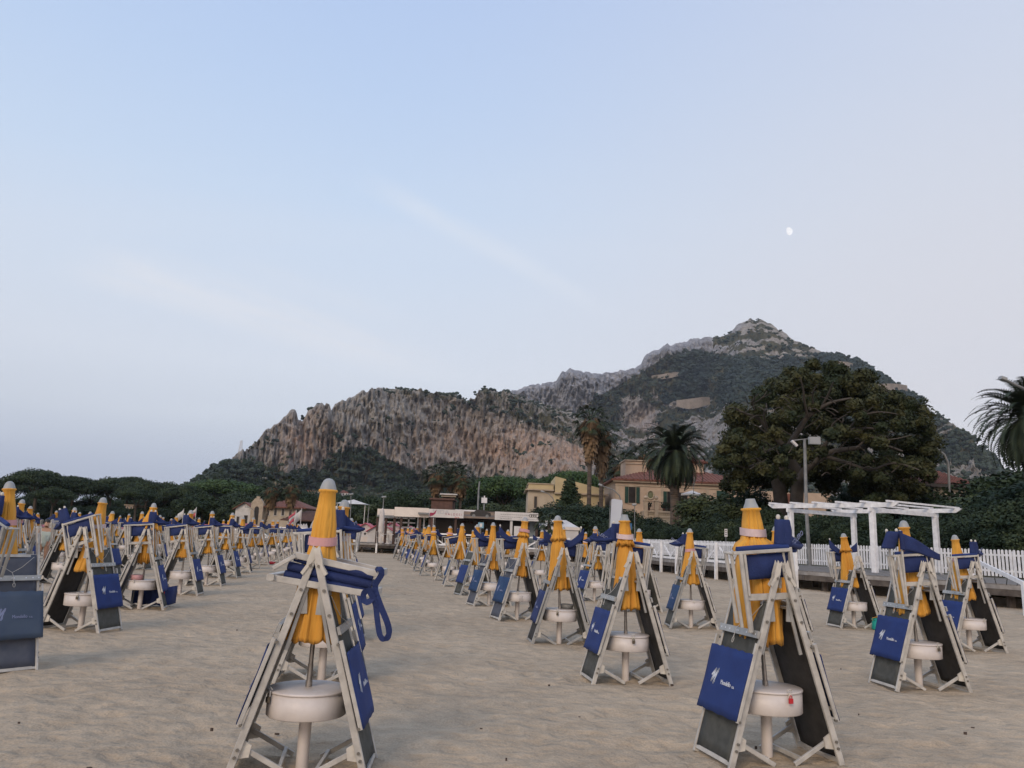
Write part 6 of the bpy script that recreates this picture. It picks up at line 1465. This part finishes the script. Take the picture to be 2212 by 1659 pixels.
def place_set(key, foot, rot, kind, strap, ck, flip, lean, sa, sb, phrase, text, lvl, grp=None, seed=0, behind=False):
    x, y = foot; z = sand_z(x, y) - .012; c, s = math.cos(rot), math.sin(rot)
    def W(lx, ly): return (x + lx * c - ly * s, y + lx * s + ly * c, z)
    near = lvl == 0; shared = lvl >= 2
    L = lambda a, b: (a if shared else (a + " " + b))
    g = lambda n: (n + ", " + grp) if shared else n
    if shared:
        la = "yellow closed parasol in " + phrase; lb = "white round box stand in " + phrase; lc = "sun lounger leaning with its pair in " + phrase; lc2 = lc; ld = "folded blue beach chair hung in " + phrase
    else:
        la = {"plain": "closed yellow parasol of ", "vent": "closed yellow parasol with ruffled collar of ", "loose": "loosely tied yellow parasol of ", "wide": "half open yellow parasol of "}[kind] + phrase
        lb = "white round box on a post of " + phrase; ld = ("strapped folded blue chair lying across " if ck == 'flat' else "folded blue beach chair hung on ") + phrase
        lc = ({'meshb': "faded blue", 'meshd': "dark", 'mesh': "grey"}[sa[0]]) + " mesh lounger, left one of " + phrase; lc2 = ({'meshb': "faded blue", 'meshd': "dark", 'mesh': "grey"}[sb[0]]) + " mesh lounger, right one of " + phrase
    parasol((x, y, z + .53), lean, rnd.uniform(0, 6.28) if key not in ("A",) else 1.0, kind, seed % 13, 'yellow2' if seed % 3 == 0 and key != 'A' else 'yellow', strap, la, g("closed yellow parasols"), key in ("T", "R2", "S1x"))
    stand((x, y, z), rot + (rnd.uniform(-.5, .5) if key not in ('T', 'R2', 'A') else {'T': .1, 'R2': .0, 'A': -.9}[key]), lb, g("white box stands"), lvl <= 1, 'red' if key == 'T' else ('brass' if near else None), lvl >= 3)
    hw = .47
    if lvl < 3:
        lounger(W(-hw, 0), rot + (.13 if key == 'A' else 0), near or lvl == 1, *sa, lc, g("sun loungers")); lounger(W(hw, 0), rot + PI, near or lvl == 1, *sb, lc2, g("sun loungers"), True)
    else:
        lounger_far(W(-hw, 0), rot, *sa, lc, g("sun loungers")); lounger_far(W(hw, 0), rot + PI, *sb, lc2, g("sun loungers"))
    if ck: 
        bo = .40 if behind or key in ('R2', 'R3', 'R4', 'R5', 'R1b', 'S3') else 0
        ch = chair(W(0, bo), rot, ck, flip, ld, g("folded beach chairs"), text, sa[2] if ck != 'flat' else 'frame', 'navyd', lvl >= 3)
        if lvl == 3 or key in ('R4b', 'L3', 'L4', 'L5', 'L1b'): ch.rotation_euler = (rnd.uniform(-.04, .04), rnd.uniform(-.14, .12), rot + rnd.uniform(-.12, .12))
        if key == 'L1': ch.rotation_euler = (0, -.42, rot + .1); ch.location.z += .02
        if key == 'L0': ch.rotation_euler = (0, .16, rot)
for i, s_ in enumerate(SETS):
    d = math.hypot(*s_[1]); place_set(*s_, 0 if d < 14 else 1 if d < 22 else 2 if False else 1, None, i)

# remaining sets of the regular grid, row by row
def grid_sets():
    r = random.Random(21); rows = []
    r0 = [(-.98, 22.35), (-1.6, 25.5), (-2.15, 28.7), (-2.85, 31.9), (-3.5, 35.1), (-4.1, 38.3), (-4.8, 41.4), (-5.4, 44.6), (-6.0, 47.8), (-6.7, 51.0), (-7.4, 54.5)]
    rows.append(("the row ending at the bar", "row next to the lane", r0, .0))
    r1 = [(3.2, 19.3), (1.9, 25.6), (1.3, 28.8), (.65, 32.0), (.0, 35.2), (-.6, 38.4), (-1.2, 41.5), (-1.8, 44.7), (-2.5, 47.9), (-3.1, 51.1), (3.6, 35.3), (2.9, 41)]
    rows.append(("the loose rows before the bar", "rows before the bar", r1, 0))
    rows.append(("the column behind the lane's lone parasol", "lane column", [(-2.6, 12.3), (-3.25, 15.6), (-3.9, 18.9), (-4.5, 22.3)], 0))
    r2 = [(-10.15, 31.5), (-10.75, 34.7), (-11.3, 38.0), (-11.9, 41.2), (-12.5, 44.4), (-13.1, 47.6), (-13.8, 51), (-14.4, 54)]
    rows.append(("the lane row towards the flags", "row towards the flags", r2, 0))
    r3 = [(-12.2, 24.2), (-13.1, 27.9), (-14.0, 31.5), (-14.7, 34.8), (-15.4, 38.1), (-16.1, 41.3), (-16.8, 44.6), (-17.4, 47.8), (-18.0, 51)]
    rows.append(("the crowded second row under the pines", "second row under the pines", r3, 0))
    r4 = [(-13.9, 20.6), (-14.7, 24.0), (-15.7, 27.6), (-16.6, 31.0), (-17.6, 34.7), (-18.3, 38.0), (-19, 41.2), (-19.6, 44.5), (-20.3, 47.8)]
    rows.append(("the crowded third row under the pines", "third row under the pines", r4, 0))
    r5 = [(-18.9, 29), (-19.7, 32.4), (-20.5, 35.8), (-21.2, 39), (-21.9, 42.3), (-22.6, 45.5), (-23.3, 48.8), (-24.5, 38.5), (-25.2, 42), (-25.9, 45.4), (-26.6, 48.8), (-27.6, 42.5), (-28.6, 46)]
    rows.append(("the farthest rows under the pines", "farthest rows under the pines", r5, 0))
    n = 0
    for ri, (ph, gr, pts, _) in enumerate(rows):
        for k, (x, y) in enumerate(pts):
            n += 1
            kind = ['plain', 'vent', 'plain', 'vent', 'wide'][r.randrange(5)] if ri in (0, 1) else ['plain', 'plain', 'vent', 'loose'][r.randrange(4)]
            strap = r.choice(['pink', 'pale', None, None]); ck = r.choice(['hang', 'swag', None, None, 'hang']) if ri < 2 else ('hang' if ri == 2 else r.choice(['hang', 'hang', 'hang', 'swag']))
            flip = r.random() < .35
            left = r.choice([('mesh', 'navy', 'frame'), ('meshb', 'teal', 'frame'), ('meshd', 'navyd', 'alu'), ('mesh', 'navy', 'alu')]); rg = r.choice([('mesh', 'navy', 'frame'), ('meshd', 'navyd', 'frame'), ('mesh', 'navy', 'alu')])
            place_set("g", (x + r.uniform(-.12, .12), y + r.uniform(-.15, .15)), ROT + r.uniform(-.22, .22), kind, strap, ck, flip, (r.uniform(-.02, .02), r.uniform(-.015, .06)), left, rg, ph, None, 3, gr, n, ri < 2 and r.random() < .7)
grid_sets()

# things lying round the sets
x, y = SETS[15][1]; z = sand_z(x, y)
t = thing("pink_tub", "small pink tub standing on the white box at the pine end", "tub", (x - .07, y - .12, z + .531)); m = MB(); m.lathe([(0, 0), (0, .105), (.09, .115), (.09, .10), (.03, .09), (.03, 0)], 20); m.build("tub", 'pink', t)
t = thing("beach_trolley", "dark blue folded cloth trolley lying under the box with the pink tub", "trolley", (x + .10, y + .40, z)); m = MB(); m.sheet(lambda u, v: (Vector((-.40 + .74 * u, .1 * math.sin(u * 7), .04 + .34 * v + .02 * math.sin(u * 20))), Vector((0, 1, 0))), 16, 4, .28); m.build("cloth", 'navyd', t); m = MB(); m.bar((-.36, -.17, .02), (-.34, -.17, .4), .02, .02); m.build("bar", 'alu', t); bx(t, "red_strap", 'red', (.22, -.19, .22), (.25, -.152, .30))
x, y = SETS[4][1]; t = thing("grey_pot", "small grey pot standing on the round box", "pot", (x + .12, y + .08, sand_z(x, y) + .529)); m = MB(); m.lathe([(0, 0), (0, .10), (.07, .105), (.07, .09), (.02, .08), (.02, 0)], 20); m.build("pot", 'lampgrey', t)
# scrawl on the box of R4
x, y = SETS[5][1]; st = [o for o in C.objects if o.name.startswith("storage_stand") and "scrawled" in o.get("label", "")][0]; b = [c for c in st.children if c.name.startswith("box")][0]
m = MB(); rz0 = st.rotation_euler.z; aim = math.atan2(-y, -x) - rz0
for k, s in enumerate(([(-.05, -.06), (-.03, .05), (-.005, -.06)], [(-.042, -.015), (-.012, -.015)], [(.03, -.06), (.03, .05), (.065, .04), (.03, 0), (.07, -.02), (.065, -.055), (.03, -.06)])):
    m.tube([(.2755 * math.cos(aim + p * 2.2 + .25), .2755 * math.sin(aim + p * 2.2 + .25), .43 + q) for p, q in s], .0028, 4)
m.build("lettering", 'greyink', b)
p = sonz(2143, 1538); t = thing("sand_bucket", "turquoise castle shaped sand bucket lying beside the loungers", "bucket", (p[0], p[1], sand_z(*p))); m = MB()
m.lathe([(0, 0), (0, .115), (.02, .12), (.19, .10), (.19, .085), (.03, .08)], 20); 
for k in range(5): a = k * 2 * PI / 5; m.box((.085 * math.cos(a) - .025, .085 * math.sin(a) - .025, .185), (.085 * math.cos(a) + .025, .085 * math.sin(a) + .025, .225))
m.build("bucket", mat("turquoise_plastic", (.01, .30, .25), .4), t); m = MB(); m.tube([(-.1, 0, .18), (-.12, -.05, .24), (0, -.08, .27), (.12, -.05, .24), (.1, 0, .18)], .006, 6); m.build("handle", 'yellow', t)
p = sonz(2128, 1522); t = thing("plastic_bag", "crumpled pale plastic bag beside the turquoise bucket", "bag", (p[0], p[1], sand_z(*p))); V = ICV * np.array([.12, .08, .09]) * (1 + np.random.default_rng(3).uniform(-.3, .3, (len(ICV), 1))) + np.array([0, 0, .07]); np_object("bag", V, ICF, 'wwall', True, t)
p = sonz(250 + 1650 / 4.022, 1180 + 795 / 4.022); t = thing("red_towel", "small red towel heap under a lounger of the row along the lane", "towel", (p[0], p[1], 0)); V = ICV * np.array([.22, .15, .08]) * (1 + np.random.default_rng(4).uniform(-.3, .3, (len(ICV), 1))) + np.array([0, 0, .06]); np_object("towel", V, ICF, 'red', True, t)
p = sonz(1025, 1362); t = thing("blue_bag", "bright blue bag standing under the parasols of the bar row", "bag", (p[0], p[1] , 0)); V = ICV * np.array([.2, .14, .22]) * (1 + np.random.default_rng(6).uniform(-.2, .2, (len(ICV), 1))) + np.array([0, 0, .2]); np_object("bag", V, ICF, mat("bright_blue_plastic", (.01, .16, .30), .5), True, t)

# ------------------------------------------------------------------ people behind the pine end sets
def person(loc, rz, H, shirt, hair, label, arm, skirt_len=.0):
    joints = {'pel': (0, 0, .52), 'waist': (0, 0, .60), 'chest': (0, 0, .72), 'neck': (0, 0, .815), 'head': (0, .01, .87), 'crown': (0, 0, .96),
      'hl': (-.055, 0, .50), 'kl': (-.06, .01, .28), 'al': (-.06, -.01, .045), 'tl': (-.065, .09, .02), 'hr': (.055, 0, .50), 'kr': (.07, .03, .28), 'ar': (.08, .0, .045), 'tr': (.085, .10, .02),
      'sl': (-.10, 0, .79), 'el': (-.13, .02, .63), 'wl': (-.10, .10, .52), 'fl': (-.08, .13, .47), 'sr': (.10, 0, .79), 'er': (.14, .03, .64), 'wr': (.12, .13, .56 + arm), 'fr': (.10, .17, .55 + arm)}
    rad = {'pel': .085, 'waist': .07, 'chest': .085, 'neck': .032, 'head': .048, 'crown': .040, 'hl': .052, 'kl': .034, 'al': .022, 'tl': .018, 'hr': .052, 'kr': .034, 'ar': .022, 'tr': .018, 'sl': .038, 'el': .026, 'wl': .018, 'fl': .014, 'sr': .038, 'er': .026, 'wr': .018, 'fr': .014}
    E = [('pel', 'waist'), ('waist', 'chest'), ('chest', 'neck'), ('neck', 'head'), ('head', 'crown'), ('pel', 'hl'), ('hl', 'kl'), ('kl', 'al'), ('al', 'tl'), ('pel', 'hr'), ('hr', 'kr'), ('kr', 'ar'), ('ar', 'tr'), ('chest', 'sl'), ('sl', 'el'), ('el', 'wl'), ('wl', 'fl'), ('chest', 'sr'), ('sr', 'er'), ('er', 'wr'), ('wr', 'fr')]
    ks = list(joints); t = thing("person", label, "person", loc, rz)
    def skin(name, keys, edges, extra, m):
        ix = {k: i for i, k in enumerate(keys)}; me = bpy.data.meshes.new(name); me.from_pydata([Vector(joints[k]) * H for k in keys], [(ix[a], ix[b]) for a, b in edges], [])
        me.materials.append(m if not isinstance(m, str) else MT[m]); o = bpy.data.objects.new(name, me); C.objects.link(o); o.parent = t
        md = o.modifiers.new("skin", 'SKIN'); 
        for i, k in enumerate(keys): me.skin_vertices[0].data[i].radius = ((rad[k] + extra) * H,) * 2
        me.skin_vertices[0].data[0].use_root = True; o.modifiers.new("sub", 'SUBSURF').levels = 2; o.modifiers["sub"].render_levels = 2
        return o
    skin("body", ks, E, 0, mat("skin_tone", (.42, .25, .17), .6))
    skin("shirt", ['waist', 'pel', 'chest', 'sl', 'sr', 'hl', 'hr'], [('pel', 'waist'), ('waist', 'chest'), ('chest', 'sl'), ('chest', 'sr'), ('pel', 'hl'), ('pel', 'hr')], .014, shirt)
    m = MB(); c = Vector(joints['crown']) * H; V = ICV * np.array([.058, .066, .062]) * H + np.array([c.x, c.y - .012 * H, c.z - .012 * H]); keep = [f for f in ICF if V[f].mean(0)[2] > c.z - .05 * H]; m.add(V.tolist(), [tuple(f) for f in keep], True); m.build("hair", hair, t)
p = onz(76, 1190, 0)
person((-15.1, 24.5, 0), R(150), 1.66, 'wwall', mat("auburn_hair", (.10, .035, .02), .6), "person with reddish brown hair in a long white shirt among the parasols", .02)
person((-14.55, 24.9, 0), R(200), 1.62, mat("pale_green_shirt", (.42, .50, .47), .8), mat("black_hair", (.012, .01, .01), .5), "person with dark hair in a pale shirt standing beside the reddish haired one", .04)

# ------------------------------------------------------------------ sky, moon, light
def world():
    w = bpy.data.worlds.new("World"); sc.world = w; w.use_nodes = True; nt = w.node_tree; N = nt.nodes; L = nt.links
    for n in list(N): N.remove(n)
    out = N.new("ShaderNodeOutputWorld"); bg = N.new("ShaderNodeBackground"); L.new(bg.outputs[0], out.inputs[0])
    tc = N.new("ShaderNodeTexCoord"); sep = N.new("ShaderNodeSeparateXYZ"); L.new(tc.outputs["Generated"], sep.inputs[0])
    sky = N.new("ShaderNodeTexSky"); sky.sky_type = 'NISHITA'; sky.sun_disc = False; sky.sun_elevation = SUN_EL; sky.sun_rotation = SUN_ROT; sky.air_density = 1.0; sky.dust_density = 1.5; sky.ozone_density = 2.0
    ramp = N.new("ShaderNodeValToRGB"); cr = ramp.color_ramp; L.new(sep.outputs[2], ramp.inputs[0])
    st = [(0.0, (.42, .455, .575)), (.06, (.46, .50, .62)), (.13, (.64, .68, .76)), (.2, (.72, .765, .845)), (.29, (.68, .755, .87)), (.4, (.595, .715, .89)), (.52, (.515, .65, .88)), (.64, (.455, .59, .86)), (1.0, (.40, .53, .80))]
    cr.elements[0].position = 0; cr.elements[0].color = (*st[0][1], 1); cr.elements[1].position = 1; cr.elements[1].color = (*st[-1][1], 1)
    for p_, c in st[1:-1]: e = cr.elements.new(p_); e.color = (*c, 1)
    def mr(src, a, b, lo=0, hi=1, smooth=True):
        r = N.new("ShaderNodeMapRange"); r.inputs[1].default_value = a; r.inputs[2].default_value = b; r.inputs[3].default_value = lo; r.inputs[4].default_value = hi
        if smooth: r.interpolation_type = 'SMOOTHSTEP'
        L.new(src, r.inputs[0]); return r.outputs[0]
    def mul(a, b):
        m = N.new("ShaderNodeMath"); m.operation = 'MULTIPLY'
        for i, s in enumerate((a, b)):
            if isinstance(s, float): m.inputs[i].default_value = s
            else: L.new(s, m.inputs[i])
        return m.outputs[0]
    def mix(f, a, b, mode='MIX'):
        x = N.new("ShaderNodeMix"); x.data_type = 'RGBA'; x.blend_type = mode; L.new(f, x.inputs[0]) if not isinstance(f, float) else setattr(x.inputs[0], 'default_value', f)
        for i, s in ((6, a), (7, b)):
            if isinstance(s, tuple): x.inputs[i].default_value = (*s, 1)
            else: L.new(s, x.inputs[i])
        return x.outputs[2]
    c = ramp.outputs[0]
    c = mix(mul(mr(sep.outputs[0], -.22, .55), mr(sep.outputs[2], 1.1, .0, 0, .95)), c, (.73, .71, .74))
    # thin high cloud
    dv = N.new("ShaderNodeVectorMath"); dv.operation = 'DIVIDE'; cb = N.new("ShaderNodeCombineXYZ"); az_ = N.new("ShaderNodeMath"); az_.operation = 'ADD'; az_.inputs[1].default_value = .12; L.new(sep.outputs[2], az_.inputs[0])
    for i in range(3): L.new(az_.outputs[0], cb.inputs[i])
    L.new(tc.outputs["Generated"], dv.inputs[0]); L.new(cb.outputs[0], dv.inputs[1])
    mp = N.new("ShaderNodeMapping"); mp.inputs["Rotation"].default_value = (0, 0, R(-62)); mp.inputs["Scale"].default_value = (.34, 1.5, .0); L.new(dv.outputs[0], mp.inputs[0])
    nz = N.new("ShaderNodeTexNoise"); nz.inputs["Scale"].default_value = 1.0; nz.inputs["Detail"].default_value = 8; nz.inputs["Roughness"].default_value = .52; nz.inputs["Distortion"].default_value = .5; L.new(mp.outputs[0], nz.inputs["Vector"])
    c = mix(mul(mr(nz.outputs[0], .45, .75, 0, .22), mr(sep.outputs[2], .02, .2)), c, (.74, .78, .86))
    def dot(v):
        d_ = N.new("ShaderNodeVectorMath"); d_.operation = 'DOT_PRODUCT'; L.new(dv.outputs[0], d_.inputs[0]); d_.inputs[1].default_value = v; return d_.outputs["Value"]
    al, ac = dot((.669, .743, 0)), dot((-.743, .669, 0))
    cmb = N.new("ShaderNodeCombineXYZ"); L.new(al, cmb.inputs[0]); L.new(ac, cmb.inputs[1])
    mp2 = N.new("ShaderNodeMapping"); mp2.inputs["Scale"].default_value = (2.2, 13, 1); L.new(cmb.outputs[0], mp2.inputs[0])
    wz = N.new("ShaderNodeTexNoise"); wz.inputs["Scale"].default_value = 1.0; wz.inputs["Detail"].default_value = 7; wz.inputs["Roughness"].default_value = .6; wz.inputs["Distortion"].default_value = .6; L.new(mp2.outputs[0], wz.inputs["Vector"])
    def streak(b0, w, a0, a1, amt, col):
        wob = N.new("ShaderNodeMath"); wob.operation = 'MULTIPLY_ADD'; wob.inputs[1].default_value = w * .9; L.new(wz.outputs[0], wob.inputs[0]); L.new(ac, wob.inputs[2])
        f1 = mul(mr(wob.outputs[0], b0 - w, b0 + w * .35), mr(wob.outputs[0], b0 + w * 1.7, b0 + w * .45)); f2 = mul(mr(al, a0, a0 + .25), mr(al, a1 + .5, a1 - .25)); f3 = mul(mul(f1, f2), mr(wz.outputs[0], .28, .62, .45, 1.0))
        return mix(mul(f3, amt), c, col)
    c = streak(1.35, .055, .90, 1.70, .38, (.80, .83, .89)); c = streak(2.27, .19, .62, 1.75, .55, (.84, .84, .87)); c = streak(1.95, .09, .9, 1.5, .2, (.78, .80, .86))
    # warm afterglow low behind the viewer
    glow = mul(mr(sep.outputs[1], .1, -.95), mr(sep.outputs[2], .55, .0)); c = mix(glow, c, (1.35, 1.0, .80))
    sk = N.new("ShaderNodeVectorMath"); sk.operation = 'SCALE'; sk.inputs[3].default_value = .12; L.new(sky.outputs[0], sk.inputs[0])
    c = mix(.08, c, sk.outputs[0]); L.new(c, bg.inputs[0]); bg.inputs[1].default_value = 1.0
SUN_EL, SUN_AZ = R(33), R(205)        # low, behind the viewer and a little to the side of the pines
SUN_ROT = SUN_AZ
world()
sl = bpy.data.lights.new("sun", 'SUN'); sl.energy = 1.45; sl.angle = R(24); sl.color = (1.0, .77, .54); so = bpy.data.objects.new("sun", sl); C.objects.link(so)
sd = Vector((math.sin(SUN_AZ) * math.cos(SUN_EL), math.cos(SUN_AZ) * math.cos(SUN_EL), math.sin(SUN_EL)))
so.rotation_euler = sd.to_track_quat('Z', 'Y').to_euler(); so.location = (0, 0, 60)
# moon: glowing disc far away, its lit phase put into the outline
u, dy, dz = ray(1703, 500); dm = Vector((u, dy, dz)).normalized(); Dm = 24000; Rm_ = Dm * 8.6 / 2 / 1900 * 1.9
m = MB(); n = 40; rad_ = 8.0 / 1662 * Dm
pts = []
for k in range(n + 1): a = -PI / 2 + PI * k / n; pts.append((rad_ * math.cos(a), rad_ * math.sin(a)))
for k in range(n + 1): a = PI / 2 - PI * k / n; pts.append((-rad_ * .42 * math.cos(a), rad_ * math.sin(a)))
q = (-dm).to_track_quat('Z', 'Y').to_matrix().to_4x4(); q.translation = dm * Dm + Vector((0, 0, EYE))
mm_ = bpy.data.materials.new("moon_glow"); mm_.use_nodes = True; b = mm_.node_tree.nodes["Principled BSDF"]; nn = mm_.node_tree.nodes.new("ShaderNodeTexNoise"); nn.inputs["Scale"].default_value = .03; rp = mm_.node_tree.nodes.new("ShaderNodeMapRange"); rp.inputs[1].default_value = .35; rp.inputs[2].default_value = .6; rp.inputs[3].default_value = .82; rp.inputs[4].default_value = 1.05
tcn = mm_.node_tree.nodes.new("ShaderNodeTexCoord"); mm_.node_tree.links.new(tcn.outputs["Object"], nn.inputs["Vector"]); mm_.node_tree.links.new(nn.outputs[0], rp.inputs[0]); mm_.node_tree.links.new(rp.outputs[0], b.inputs["Emission Strength"]); b.inputs["Emission Color"].default_value = (.92, .93, .97, 1); b.inputs["Base Color"].default_value = (0, 0, 0, 1)
m.poly(pts, -rad_ * .2, 0, None); mo = m.build("moon", mm_); mo.matrix_world = q @ Matrix.Rotation(R(12), 4, 'Z'); tag(mo, "pale half moon high in the sky over the mountain", "moon")

# ------------------------------------------------------------------ air
HAZE = True
if HAZE:
    m = MB(); m.box((-3050, -3050, -4), (3050, 3050, 760)); hz = bpy.data.materials.new("evening_air"); hz.use_nodes = True; nt = hz.node_tree
    for n_ in list(nt.nodes): nt.nodes.remove(n_)
    o_ = nt.nodes.new("ShaderNodeOutputMaterial"); v_ = nt.nodes.new("ShaderNodeVolumePrincipled"); v_.inputs["Color"].default_value = (.80, .88, 1.0, 1); v_.inputs["Density"].default_value = .00008; v_.inputs["Anisotropy"].default_value = .2
    nt.links.new(v_.outputs[0], o_.inputs["Volume"]); ho = m.build("haze", hz); tag(ho, "thin bluish evening haze in the air over the beach", kind='stuff')

sc.view_settings.view_transform = 'Standard'; sc.view_settings.look = 'None'; sc.view_settings.exposure = .12; sc.view_settings.gamma = 1
sc.cycles.max_bounces = 5; sc.cycles.diffuse_bounces = 3; sc.cycles.transparent_max_bounces = 12; sc.cycles.volume_bounces = 0; sc.cycles.use_denoising = True
sc.cycles.caustics_reflective = False; sc.cycles.caustics_refractive = False
sc.render.film_transparent = False
